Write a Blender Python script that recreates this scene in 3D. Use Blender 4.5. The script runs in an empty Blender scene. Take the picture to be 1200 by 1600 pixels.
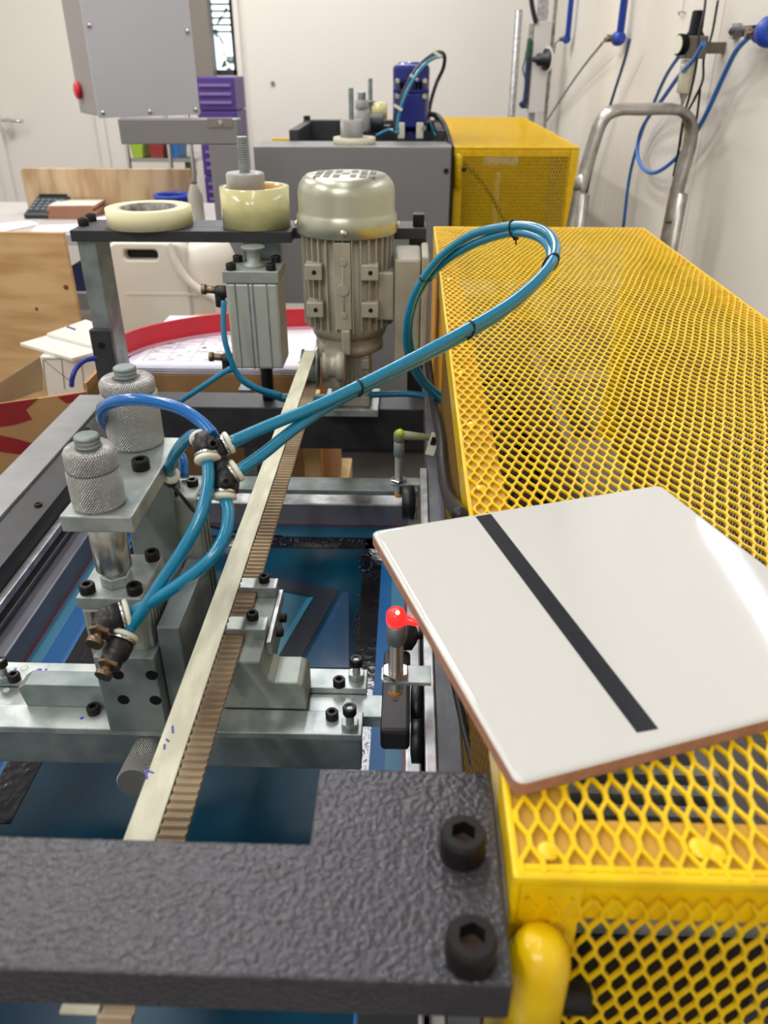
import bpy, math, random
from mathutils import Vector, Matrix
random.seed(7)
SC = bpy.context.scene
COL = SC.collection
# ------------------------------------------------------------------ camera (world origin = lens; floor at -1.40 m)
F_PX = 1240.0
PITCH = math.atan(710 / 1240.0)
YAW = math.radians(1.8)
cd = bpy.data.cameras.new('camera')
cam = bpy.data.objects.new('camera', cd)
COL.objects.link(cam)
cd.sensor_fit = 'VERTICAL'
cd.sensor_height = 36.0
cd.sensor_width = 27.0
cd.lens = F_PX / 1600.0 * 36.0
cd.clip_start = 0.01
cam.rotation_euler = (math.pi / 2 - PITCH, 0, YAW)
cd.dof.use_dof = True
cd.dof.focus_distance = 0.66
cd.dof.aperture_fstop = 11.0
SC.camera = cam
# ------------------------------------------------------------------ world, light, exposure
w = bpy.data.worlds.new('world'); SC.world = w; w.use_nodes = True
w.node_tree.nodes['Background'].inputs[0].default_value = (0.9, 0.95, 1.0, 1)
w.node_tree.nodes['Background'].inputs[1].default_value = 4.0
SC.view_settings.view_transform = 'Standard'
SC.view_settings.look = 'None'
SC.view_settings.gamma = 1.0
SC.view_settings.use_curve_mapping = False
SC.view_settings.exposure = -0.06
FLOOR = -1.40
CEIL = 1.70
RW, LW, BW, FW = 0.80, -3.0, 5.4, -3.2       # room: right, left, back, front wall planes
TUBES = [(-2.2, 0.2, 28), (-2.2, 2.8, 36), (-1.1, -1.7, 30), (-0.9, 1.5, 17), (-0.9, 3.9, 32), (-0.2, -1.7, 17), (-0.2, 0.4, 6), (-0.2, 2.6, 14), (-0.2, 4.3, 16)]
for i, (x, y, e) in enumerate(TUBES):
    ld = bpy.data.lights.new('tube_lamp', 'AREA'); ld.shape = 'RECTANGLE'; ld.size = 0.16; ld.size_y = 1.3
    ld.energy = e; ld.color = (1.0, 0.975, 0.95) if x < -.5 else (0.93, 0.95, 1.0)
    lo = bpy.data.objects.new('tube_lamp', ld); COL.objects.link(lo); lo.location = (x, y, CEIL - 0.07)

# ------------------------------------------------------------------ pixel -> real place helpers
cp, sp, ca, sa = math.cos(PITCH), math.sin(PITCH), math.cos(YAW), math.sin(YAW)
Fv = Vector((-sa * cp, ca * cp, -sp)); Rv = Vector((ca, sa, 0)); Uv = Rv.cross(Fv)
def ray(x, y): return Fv + Rv * ((x - 600) / F_PX) - Uv * ((y - 800) / F_PX)
def az(x, y, z): d = ray(x, y); return d * (z / d.z)
def ay(x, y, Y): d = ray(x, y); return d * (Y / d.y)
def ax(x, y, X): d = ray(x, y); return d * (X / d.x)
def ac(x, y, c): return ray(x, y) * c
def zat(y, X, Y):
    """height of a point over (X, Y) seen at image row y"""
    k = (800 - y) / F_PX
    h = Vector((X, Y, 0)); a = h.dot(Uv) - k * h.dot(Fv); b = Uv.z - k * Fv.z
    return -a / b

# ------------------------------------------------------------------ materials
MATS = {}
def lin(c): return tuple(((v / 255) / 12.92 if v / 255 <= 0.04045 else ((v / 255 + 0.055) / 1.055) ** 2.4) for v in c)
def mat(name, rgb, rough=0.5, metal=0.0, noise=0.0, nscale=40, bump=0.0, bscale=200, rgb2=None, emit=0, trans=0, coat=0, stretch=None, ior=None, alpha=None, detail=3):
    if name in MATS: return MATS[name]
    m = bpy.data.materials.new(name); m.use_nodes = True
    nt = m.node_tree; N = nt.nodes; L = nt.links; b = N['Principled BSDF']
    c = lin(rgb)
    b.inputs['Base Color'].default_value = (*c, 1)
    b.inputs['Roughness'].default_value = rough
    b.inputs['Metallic'].default_value = metal
    if ior: b.inputs['IOR'].default_value = ior
    if coat: b.inputs['Coat Weight'].default_value = coat; b.inputs['Coat Roughness'].default_value = 0.05
    if trans: b.inputs['Transmission Weight'].default_value = trans
    if alpha is not None: b.inputs['Alpha'].default_value = alpha
    if emit:
        b.inputs['Emission Color'].default_value = (*c, 1); b.inputs['Emission Strength'].default_value = emit
    if noise or bump or rgb2:
        tc = N.new('ShaderNodeTexCoord'); mp = N.new('ShaderNodeMapping')
        L.new(tc.outputs['Object'], mp.inputs['Vector'])
        if stretch: mp.inputs['Scale'].default_value = stretch
    if noise or rgb2:
        t = N.new('ShaderNodeTexNoise'); t.inputs['Scale'].default_value = nscale; t.inputs['Detail'].default_value = detail
        L.new(mp.outputs[0], t.inputs['Vector'])
        r = N.new('ShaderNodeValToRGB')
        c2 = lin(rgb2) if rgb2 else tuple(v * (1 - noise) for v in c)
        r.color_ramp.elements[0].color = (*c2, 1); r.color_ramp.elements[0].position = 0.38
        r.color_ramp.elements[1].color = (*c, 1); r.color_ramp.elements[1].position = 0.62
        L.new(t.outputs['Fac'], r.inputs[0]); L.new(r.outputs[0], b.inputs['Base Color'])
    if bump:
        t2 = N.new('ShaderNodeTexNoise'); t2.inputs['Scale'].default_value = bscale; t2.inputs['Detail'].default_value = 2
        L.new(mp.outputs[0], t2.inputs['Vector'])
        bp = N.new('ShaderNodeBump'); bp.inputs['Strength'].default_value = bump; bp.inputs['Distance'].default_value = 0.001
        L.new(t2.outputs['Fac'], bp.inputs['Height']); L.new(bp.outputs[0], b.inputs['Normal'])
    MATS[name] = m
    return m
M_plate = mat('hammered dark paint', (68, 67, 72), 0.25, 0.3, 0.1, 60, 1.0, 430)
M_dark = mat('dark grey paint', (52, 54, 58), 0.45, 0.1, 0.25, 30, 0.15, 500)
M_rail = mat('worn grey paint', (96, 98, 103), 0.45, 0.2, 0.25, 25, 0.15, 300)
M_zinc = mat('zinc plated steel', (180, 186, 183), 0.36, 0.5, 0.22, 45, 0.08, 300, rgb2=(146, 155, 153))
M_zincd = mat('dull steel', (142, 152, 150), 0.42, 0.4, 0.2, 30, 0.08, 300, rgb2=(112, 124, 124))
M_alu = mat('brushed aluminium', (196, 196, 196), 0.34, 0.6, 0.15, 20, 0.05, 200, rgb2=(160, 161, 164), stretch=(3, 3, 3))
M_cast = mat('cast grey', (164, 172, 164), 0.5, 0.45, 0.15, 40, 0.2, 500)
M_motor = mat('grey cast motor paint', (176, 170, 154), 0.42, 0.2, 0.15, 30, 0.2, 400)
M_cap = mat('satin fan cover', (184, 187, 168), 0.33, 0.8)
M_chrome = mat('bright steel', (205, 205, 202), 0.16, 0.95)
M_rod = mat('ground steel rod', (190, 190, 185), 0.28, 0.9)
M_black = mat('black oxide', (34, 31, 32), 0.42, 0.5, 0.2, 100)
M_rust = mat('hex recess rust', (92, 70, 60), 0.6, 0.3)
M_plast = mat('black plastic', (26, 25, 27), 0.42)
M_white = mat('white collet plastic', (225, 224, 205), 0.4)
M_hose = mat('teal polyurethane hose', (4, 124, 162), 0.22, 0, coat=0.4, ior=1.5)
M_hoseb = mat('blue polyurethane hose', (0, 102, 178), 0.22, 0, coat=0.4, ior=1.5)
M_hosed = mat('deep blue hose', (14, 70, 128), 0.3)
M_yel = mat('yellow enamel', (244, 206, 2), 0.34, 0, 0.12, 60, 0.25, 250, rgb2=(236, 192, 2), coat=0.3)
M_tan = mat('dusty yellow flange', (206, 160, 56), 0.6, 0, 0.1, 40, 0.1, 250)
M_belt = mat('cream belt back', (206, 204, 180), 0.5, 0, 0.1, 30, 0.15, 200, rgb2=(186, 184, 160), stretch=(4, 1, 1))
M_teeth = mat('grimy belt teeth', (186, 168, 138), 0.6, 0, 0.3, 12, 0.2, 300, rgb2=(142, 122, 98))
M_brass = mat('worn brass', (142, 122, 98), 0.35, 0.85, 0.25, 80)
M_wall = mat('white wall panel', (228, 224, 217), 0.6, 0, 0.02, 1.5, 0.04, 12)
M_wallr = mat('white smudged wall panel', (228, 223, 214), 0.5, 0, 0, 1.2, 0.05, 8, rgb2=(210, 204, 193), stretch=(1, 1, 0.35))
M_floor = mat('concrete floor', (88, 84, 80), 0.7, 0, 0.2, 4)
M_ceil = mat('ceiling paint', (225, 222, 215), 0.8)
M_grey = mat('machine grey paint', (128, 128, 130), 0.4, 0.1, 0.03, 3)
M_cab = mat('cabinet grey paint', (184, 185, 192), 0.38, 0.1, 0.03, 3)
M_ply = mat('plywood', (214, 178, 128), 0.6, 0, 0, 5, 0.08, 40, rgb2=(186, 146, 96), stretch=(1, 1, 5))
M_plyv = mat('plywood upright grain', (205, 180, 142), 0.6, 0, 0, 6, 0.08, 40, rgb2=(172, 140, 104), stretch=(2.6, 1, 0.6))
M_card = mat('brown cardboard', (172, 132, 86), 0.75, 0, 0.12, 12)
M_cardd = mat('grey brown cardboard', (190, 166, 132), 0.75, 0, 0.12, 12)
M_paper = mat('white paper', (232, 230, 238), 0.6)
M_glaze = mat('white glaze', (208, 208, 203), 0.06, 0, 0, 3, 0.05, 45, coat=0.4)
M_glaze2 = mat('matt white glaze', (228, 226, 218), 0.25)
M_terra = mat('terracotta body', (170, 122, 98), 0.8, 0, 0.15, 200)
M_ink = mat('black glaze stripe', (36, 40, 48), 0.12)
M_bluem = mat('blue motor enamel', (4, 28, 120), 0.3, 0, coat=0.3)
M_purple = mat('purple crate plastic', (76, 50, 128), 0.45)
M_red = mat('red plastic', (208, 22, 44), 0.35)
M_jerry = mat('white polythene', (226, 222, 210), 0.4, 0, 0.04, 8)
M_masking = mat('cream masking tape', (232, 226, 184), 0.6, 0, 0.05, 10)
M_packing = mat('yellowish clear tape roll', (214, 208, 150), 0.22, 0, 0.1, 30, coat=0.5)
M_core = mat('orange tape core', (214, 150, 40), 0.5)
M_coreg = mat('grey printed core', (172, 168, 160), 0.6, 0, 0, 60, rgb2=(110, 108, 106))
M_ladder = mat('scuffed aluminium', (176, 172, 164), 0.32, 0.75, 0.35, 25, 0.2, 60)
M_taupe = mat('taupe paint', (128, 120, 112), 0.6)
M_mesh_screen = mat('deep blue printing screen', (2, 58, 80), 0.25, 0, 0, 9, rgb2=(1, 36, 56), ior=1.22)
M_mesh_blue = mat('blue emulsion', (10, 88, 148), 0.4, 0, ior=1.4)
M_mesh_pale = mat('pale blue film', (60, 116, 144), 0.4, 0, ior=1.4)
M_mesh_black = mat('glossy black ink', (8, 11, 24), 0.12, 0, 0, 30, 0.4, 90)
M_mesh_teal = mat('teal band', (0, 102, 132), 0.4)
M_mesh_dk = mat('dark band', (12, 22, 36), 0.4, ior=1.3)
M_tape_fr = mat('grey frame tape', (116, 116, 126), 0.34, 0.1, 0.15, 20)
M_redline = mat('dark red film edge', (120, 30, 52), 0.4)

# knurled metal: crossed waves in bump
def knurl():
    m = bpy.data.materials.new('knurled aluminium'); m.use_nodes = True
    nt = m.node_tree; N = nt.nodes; L = nt.links; b = N['Principled BSDF']
    b.inputs['Base Color'].default_value = (0.60, 0.60, 0.57, 1); b.inputs['Metallic'].default_value = 0.7; b.inputs['Roughness'].default_value = 0.3
    tc = N.new('ShaderNodeTexCoord'); hs = []
    for s in (1, -1):
        mp = N.new('ShaderNodeMapping'); L.new(tc.outputs['UV'], mp.inputs['Vector'])
        mp.inputs['Rotation'].default_value = (0, 0, s * math.radians(38))
        wv = N.new('ShaderNodeTexWave'); wv.inputs['Scale'].default_value = 230; wv.wave_profile = 'TRI'
        L.new(mp.outputs[0], wv.inputs['Vector']); hs.append(wv)
    mx = N.new('ShaderNodeMath'); mx.operation = 'MULTIPLY'
    L.new(hs[0].outputs['Fac'], mx.inputs[0]); L.new(hs[1].outputs['Fac'], mx.inputs[1])
    bp = N.new('ShaderNodeBump'); bp.inputs['Strength'].default_value = 1.0; bp.inputs['Distance'].default_value = 0.0012
    L.new(mx.outputs[0], bp.inputs['Height']); L.new(bp.outputs[0], b.inputs['Normal'])
    rp = N.new('ShaderNodeValToRGB'); rp.color_ramp.elements[0].color = (0.22, 0.22, 0.21, 1); rp.color_ramp.elements[1].color = (0.86, 0.86, 0.83, 1)
    rp.color_ramp.elements[1].position = 0.45
    L.new(mx.outputs[0], rp.inputs[0]); L.new(rp.outputs[0], b.inputs['Base Color'])
    return m
M_knurl = knurl()

# ------------------------------------------------------------------ mesh builder
class MB:
    def __init__(s): s.v = []; s.f = []; s.sm = []; s.uv = {}
    def add(s, vs, fs, smooth=False):
        o = len(s.v); s.v += [Vector(p) for p in vs]
        for f in fs: s.f.append([i + o for i in f]); s.sm.append(smooth)
        return s
    def box(s, x0, x1, y0, y1, z0, z1):
        if x0 > x1: x0, x1 = x1, x0
        if y0 > y1: y0, y1 = y1, y0
        if z0 > z1: z0, z1 = z1, z0
        vs = [(x, y, z) for z in (z0, z1) for y in (y0, y1) for x in (x0, x1)]
        return s.add(vs, [(0, 2, 3, 1), (4, 5, 7, 6), (0, 1, 5, 4), (2, 6, 7, 3), (0, 4, 6, 2), (1, 3, 7, 5)])
    def obox(s, c, size, R):
        vs = [Vector(c) + R @ Vector((x * size[0] / 2, y * size[1] / 2, z * size[2] / 2)) for z in (-1, 1) for y in (-1, 1) for x in (-1, 1)]
        return s.add(vs, [(0, 2, 3, 1), (4, 5, 7, 6), (0, 1, 5, 4), (2, 6, 7, 3), (0, 4, 6, 2), (1, 3, 7, 5)])
    def beam(s, p0, p1, wd, th, up=(0, 0, 1)):
        p0 = Vector(p0); p1 = Vector(p1); d = (p1 - p0); n = d.normalized(); u = Vector(up)
        x = n.cross(u).normalized(); z = x.cross(n)
        R = Matrix((x, n, z)).transposed()
        return s.obox((p0 + p1) / 2, (wd, d.length, th), R)
    def prism(s, poly, a, b, axis='z', smooth=False):
        n = len(poly)
        def P(p, t):
            if axis == 'z': return (p[0], p[1], t)
            if axis == 'y': return (p[0], t, p[1])
            return (t, p[0], p[1])
        vs = [P(p, a) for p in poly] + [P(p, b) for p in poly]
        ar = sum(poly[i][0] * poly[(i + 1) % n][1] - poly[(i + 1) % n][0] * poly[i][1] for i in range(n))
        flip = (ar > 0) ^ (axis == 'y') ^ (b < a)
        bot = list(range(n)); top = list(range(n, 2 * n))
        fs = [bot[::-1] if flip else bot, top if flip else top[::-1]]
        for i in range(n):
            j = (i + 1) % n
            q = (i, j, n + j, n + i)
            fs.append(q if flip else q[::-1])
        o = len(s.f); s.add(vs, fs)
        if smooth:
            for k in range(o + 2, len(s.f)): s.sm[k] = True
        return s
    def frame(s, p0, p1):
        d = (Vector(p1) - Vector(p0)).normalized()
        a = Vector((1, 0, 0)) if abs(d.x) < 0.8 else Vector((0, 1, 0))
        u = d.cross(a).normalized(); return d, u, d.cross(u)
    def lathe(s, p0, axis, prof, n=32, smooth=True, cap=True, hexa=False):
        d, u, v = s.frame((0, 0, 0), axis); p0 = Vector(p0)
        vs = []; fs = []
        base = len(s.v)
        for (r, h) in prof:
            for k in range(n):
                a = 2 * math.pi * k / n
                vs.append(p0 + d * h + (u * math.cos(a) + v * math.sin(a)) * r)
        for j in range(len(prof) - 1):
            for k in range(n):
                k2 = (k + 1) % n
                fs.append((j * n + k, j * n + k2, (j + 1) * n + k2, (j + 1) * n + k))
        nf = len(s.f)
        s.add(vs, fs, smooth)
        i = nf
        for j in range(len(prof) - 1):
            for k in range(n):
                r0, h0 = prof[j]; r1, h1 = prof[j + 1]; R = max(r0, r1)
                s.uv[i] = ((k / n * 2 * math.pi * R, h0), ((k + 1) / n * 2 * math.pi * R, h0), ((k + 1) / n * 2 * math.pi * R, h1), (k / n * 2 * math.pi * R, h1)); i += 1
        if cap:
            if prof[0][0] > 1e-6: s.f.append([base + k for k in range(n)][::-1]); s.sm.append(False)
            if prof[-1][0] > 1e-6: s.f.append([base + (len(prof) - 1) * n + k for k in range(n)]); s.sm.append(False)
        return s
    def cyl(s, p0, p1, r, r1=None, n=24, smooth=True):
        d = Vector(p1) - Vector(p0); r1 = r if r1 is None else r1
        e = min(r, r1, d.length) * 0.06
        return s.lathe(p0, d, [(r - e, 0), (r, e), (r1, d.length - e), (r1 - e, d.length)], n, smooth)
    def ring(s, p0, axis, ri, ro, h, n=40):
        return s.lathe(p0, axis, [(ri, 0), (ro, 0), (ro, h), (ri, h), (ri, 0)], n, True, cap=False)
    def tube(s, pts, r, n=10, sub=8, smooth=True):
        P = spline(pts, sub) if sub else [Vector(p) for p in pts]
        u = None; vs = []; m = len(P)
        for i, p in enumerate(P):
            t = (P[min(i + 1, m - 1)] - P[max(i - 1, 0)]).normalized()
            if u is None:
                a = Vector((0, 0, 1)) if abs(t.z) < 0.9 else Vector((1, 0, 0)); u = t.cross(a).normalized()
            u = (u - t * u.dot(t)).normalized(); v = t.cross(u)
            rr = r[min(i * len(r) // m, len(r) - 1)] if isinstance(r, (list, tuple)) else r
            for k in range(n):
                a = 2 * math.pi * k / n; vs.append(p + (u * math.cos(a) + v * math.sin(a)) * rr)
        fs = [(i * n + k, i * n + (k + 1) % n, (i + 1) * n + (k + 1) % n, (i + 1) * n + k) for i in range(m - 1) for k in range(n)]
        o = len(s.v); s.add(vs, fs, smooth)
        s.f.append([o + k for k in range(n)][::-1]); s.sm.append(False)
        s.f.append([o + (m - 1) * n + k for k in range(n)]); s.sm.append(False)
        return s
    def ball(s, c, r, n=16, sz=1.0):
        prof = [(r * math.sin(math.pi * i / 8), -r * sz * math.cos(math.pi * i / 8)) for i in range(9)]
        prof[0] = (1e-5, prof[0][1]); prof[-1] = (1e-5, prof[-1][1])
        return s.lathe(c, (0, 0, 1), prof, n, True)
    def mesh(s, name, M=None):
        me = bpy.data.meshes.new(name)
        me.from_pydata([tuple(M @ p) if M else tuple(p) for p in s.v], [], s.f)
        me.polygons.foreach_set('use_smooth', s.sm)
        if s.uv:
            uvl = me.uv_layers.new(name='UVMap')
            for fi, uvs in s.uv.items():
                pl = me.polygons[fi]
                for k, li in enumerate(pl.loop_indices): uvl.data[li].uv = uvs[k]
        me.update()
        return me
def spline(pts, sub=8):
    P = [Vector(p) for p in pts]; out = []
    Q = [P[0] * 2 - P[1]] + P + [P[-1] * 2 - P[-2]]
    for i in range(1, len(Q) - 2):
        a, b, c, d = Q[i - 1:i + 3]
        for k in range(sub):
            t = k / sub
            out.append(0.5 * ((2 * b) + (c - a) * t + (2 * a - 5 * b + 4 * c - d) * t * t + (3 * b - a - 3 * c + d) * t ** 3))
    out.append(P[-1]); return out

# ------------------------------------------------------------------ object helpers
WM = {}
def tag(o, label=None, cat=None, group=None, kind=None):
    if label: o['label'] = label
    if cat: o['category'] = cat
    if group: o['group'] = group
    if kind: o['kind'] = kind
    return o
def thing(name, label, cat, loc=(0, 0, 0), rz=0.0, group=None):
    o = bpy.data.objects.new(name, None); COL.objects.link(o); o.empty_display_size = 0.02
    o.location = loc; o.rotation_euler = (0, 0, rz)
    WM[o.name] = Matrix.Translation(Vector(loc)) @ Matrix.Rotation(rz, 4, 'Z')
    return tag(o, label, cat, group)
def part(par, name, mb, m, label=None, kind=None, bev=0.0, local=False, seg=2):
    M = None
    if par is not None and not local: M = WM[par.name].inverted()
    me = mb.mesh(name, M); me.materials.append(m)
    o = bpy.data.objects.new(name, me); COL.objects.link(o)
    if par is not None: o.parent = par; WM[o.name] = WM[par.name]
    if bev:
        b = o.modifiers.new('bevel', 'BEVEL'); b.width = bev; b.segments = seg; b.limit_method = 'ANGLE'; b.angle_limit = math.radians(40)
        b.harden_normals = False
    return tag(o, label=label, kind=kind)
def solo(name, label, cat, mb, m, group=None, bev=0.0, kind=None):
    """a thing that is one mesh; origin at the middle of its underside"""
    xs = [p.x for p in mb.v]; ys = [p.y for p in mb.v]; zs = [p.z for p in mb.v]
    c = Vector(((min(xs) + max(xs)) / 2, (min(ys) + max(ys)) / 2, min(zs)))
    me = mb.mesh(name, Matrix.Translation(-c)); me.materials.append(m)
    o = bpy.data.objects.new(name, me); COL.objects.link(o); o.location = c
    WM[o.name] = Matrix.Translation(c)
    if bev:
        b = o.modifiers.new('bevel', 'BEVEL'); b.width = bev; b.segments = 2; b.limit_method = 'ANGLE'; b.angle_limit = math.radians(40)
    return tag(o, label, cat, group, kind)
def struct(name, mb, m, bev=0):
    return part(None, name, mb, m, kind='structure', bev=bev)
def copy_tree(o, par=None):
    c = o.copy(); COL.objects.link(c)
    if par is not None: c.parent = par
    for ch in [x for x in bpy.data.objects if x.parent == o]: copy_tree(ch, c)
    return c
# socket head screw: unit mesh, radius 1, height 1 (z up)
def screw_mesh(name, m):
    mb = MB(); n = 24
    rings = [(1, 0.0), (1, 0.86), (0.88, 1.0)]
    for r, h in rings: mb.v += [Vector((r * math.cos(2 * math.pi * k / n), r * math.sin(2 * math.pi * k / n), h)) for k in range(n)]
    def hx(a, R):
        q = (a % (math.pi / 3)) - math.pi / 6
        return R * math.cos(math.pi / 6) / math.cos(q)
    for h in (1.0, 0.42): mb.v += [Vector((hx(2 * math.pi * k / n, 0.56) * math.cos(2 * math.pi * k / n), hx(2 * math.pi * k / n, 0.56) * math.sin(2 * math.pi * k / n), h)) for k in range(n)]
    for j in range(4):
        for k in range(n):
            k2 = (k + 1) % n; mb.f.append([j * n + k, j * n + k2, (j + 1) * n + k2, (j + 1) * n + k]); mb.sm.append(j in (0,))
    mb.f.append([4 * n + k for k in range(n)]); mb.sm.append(False)
    me = mb.mesh(name); me.materials.append(m); me.materials.append(M_rust)
    me.polygons[len(me.polygons) - 1].material_index = 1
    return me
ME_SCREW = screw_mesh('socket_screw', M_black)
def screw(par, p, r, h=None, axis=(0, 0, 1), name='socket_screw', me=None, turn=0.0):
    o = bpy.data.objects.new(name, me or ME_SCREW); COL.objects.link(o)
    h = h or r * 1.15
    q = Vector((0, 0, 1)).rotation_difference(Vector(axis)).to_matrix().to_4x4()
    Mw = Matrix.Translation(Vector(p)) @ q @ Matrix.Rotation(turn, 4, 'Z') @ Matrix.Diagonal((r, r, h, 1))
    if par is not None: o.parent = par; Mw = WM[par.name].inverted() @ Mw
    o.matrix_local = Mw
    return o
def hexnut(mb, p, r, h, axis=(0, 0, 1)):
    return mb.lathe(p, axis, [(r * 0.92, 0), (r, h * 0.12), (r, h * 0.88), (r * 0.92, h)], 6, False)
def thread(mb, p, axis, r, L, pitch):
    prof = [(r * 0.86, 0)]; n = max(2, int(L / pitch))
    for i in range(n):
        prof += [(r, (i + 0.35) * L / n), (r, (i + 0.6) * L / n), (r * 0.86, (i + 0.98) * L / n)]
    prof += [(r * 0.8, L)]
    return mb.lathe(p, axis, prof, 24, True)

# ================================================================== ROOM
T = 0.08
struct('floor', MB().box(LW, RW, FW, BW, FLOOR - T, FLOOR), M_floor)
struct('ceiling', MB().box(LW, RW, FW, BW, CEIL, CEIL + T), M_ceil)
struct('wall_right', MB().box(RW, RW + T, FW, BW, FLOOR, CEIL), M_wallr)
struct('wall_left', MB().box(LW - T, LW, FW, BW, FLOOR, CEIL), M_wall)
struct('wall_front', MB().box(LW, RW, FW - T, FW, FLOOR, CEIL), M_wall)
wx0 = ay(324, 60, BW).x; wx1 = ay(369, 60, BW).x; wz0 = ay(340, 118, BW).z
b = MB().box(LW, wx0, BW, BW + T, FLOOR, CEIL).box(wx1, RW, BW, BW + T, FLOOR, CEIL).box(wx0, wx1, BW, BW + T, FLOOR, wz0).box(wx0, wx1, BW, BW + T, 1.5, CEIL)
struct('wall_back', b, M_wall)
# window with black frame and a bright garden behind louvres
wn = struct('window_1', MB().box(wx0 + 0.0, wx0 + 0.03, BW + .01, BW + .06, wz0, 1.5).box(wx1 - 0.03, wx1, BW + .01, BW + .06, wz0, 1.5).box(wx0, wx1, BW + .01, BW + .06, wz0, wz0 + .03), M_dark)
WM[wn.name] = Matrix()
M_gl = mat('window glass', (200, 210, 210), 0.03, 0, trans=1.0, ior=1.45)
part(wn, 'pane', MB().box(wx0 + .03, wx1 - .03, BW + .03, BW + .034, wz0 + .03, 1.5), M_gl)
zz = wz0 + 0.22
while zz < 1.0:
    part(wn, 'blind_slat', MB().box(wx0 + .01, wx1 - .01, BW - .005, BW + .006, zz, zz + 0.010), M_black); zz += 0.034
def leafy():
    m = bpy.data.materials.new('sunlit foliage'); m.use_nodes = True
    nt = m.node_tree; N = nt.nodes; L = nt.links; bb = N['Principled BSDF']
    tc = N.new('ShaderNodeTexCoord'); t = N.new('ShaderNodeTexNoise'); t.inputs['Scale'].default_value = 14; t.inputs['Detail'].default_value = 6
    L.new(tc.outputs['Object'], t.inputs['Vector'])
    r = N.new('ShaderNodeValToRGB'); r.color_ramp.elements[0].color = (0.02, 0.03, 0.015, 1); r.color_ramp.elements[0].position = 0.47
    r.color_ramp.elements[1].color = (1, 1, 0.96, 1); r.color_ramp.elements[1].position = 0.56
    L.new(t.outputs['Fac'], r.inputs[0]); L.new(r.outputs[0], bb.inputs['Base Color']); bb.inputs['Roughness'].default_value = .8
    return m
M_leaf = leafy()
b = MB()
for i in range(260):
    c = Vector((random.uniform(wx0 - .7, wx1 + .6), random.uniform(BW + .9, BW + 1.6), random.uniform(-1.3, 1.6)))
    R = Matrix.Rotation(random.uniform(0, 6), 3, 'Z') @ Matrix.Rotation(random.uniform(-1, 1), 3, 'X')
    b.obox(c, (random.uniform(.04, .09), .003, random.uniform(.06, .16)), R)
tag(part(None, 'foliage', b, M_leaf), 'leafy shrub outside the narrow window in daylight', 'plant', kind='stuff')
# door on the back wall, far left
dxr = ay(12, 270, BW - .03).x
dr = struct('door_1', MB().box(dxr - .82, dxr - .04, BW - .03, BW - .005, FLOOR, 0.75), M_wall, bev=.003)
WM[dr.name] = Matrix()
hp = ay(8, 188, BW - .08)
part(dr, 'door_handle', MB().cyl((hp.x - .0, BW - .03, hp.z), (hp.x, BW - .09, hp.z), .011).cyl((hp.x - .02, BW - .085, hp.z), (hp.x + .11, BW - .085, hp.z - .005), .009).cyl((hp.x - .01, BW - .03, hp.z - .07), (hp.x - .01, BW - .04, hp.z - .07), .022), M_chrome)
struct('trim_1', MB().box(dxr - .04, dxr + .02, BW - .045, BW, FLOOR, .8), M_wall, bev=.004)
tx = ay(160, 220, BW - .02).x
struct('trim_2', MB().box(tx - .02, tx + .03, BW - .03, BW, FLOOR, 1.6), M_wall, bev=.004)
tx = ay(378, 80, BW - .02).x
struct('trim_3', MB().box(wx1, tx, BW - .05, BW, FLOOR, 1.6), M_wall, bev=.004)
# taupe pillar left of the window
p0 = ay(285, 60, 5.3); p1 = ay(328, 60, 5.3)
struct('trim_4', MB().box(p0.x, p1.x, 5.3, BW, ay(330, 119, 5.3).z, 1.6), M_taupe)
# wall joint lines on the right wall
for i, xx in enumerate((968, 1107)):
    q = ax(xx, 150, RW)
    struct('trim_%d' % (5 + i), MB().box(RW - .0015, RW, q.y - .003, q.y + .003, FLOOR, CEIL), M_wallr)
# ceiling light fittings (above the view) and the wall lamp the tile mirrors
for (x, y, e) in TUBES:
    t = thing('ceiling_light', 'long white strip light fitting on the ceiling, out of view', 'ceiling light', (x, y, CEIL - .05), 0, 'strip lights on the ceiling')
    part(t, 'housing', MB().box(x - .09, x + .09, y - .68, y + .68, CEIL - .05, CEIL), M_ceil, bev=.004)
t = thing('wall_light', 'slim tube light mounted on the right wall above the cage', 'light', (RW, 1.3, .42))
M_tube = mat('lit tube', (235, 238, 255), 0.4, emit=22)
part(t, 'bracket', MB().box(RW - .092, RW, 0.95, 1.64, .44, .47), M_ceil, bev=.003)
part(t, 'lit_tube', MB().cyl((RW - .105, 0.97, .455), (RW - .105, 1.62, .455), .011), M_tube)

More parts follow.
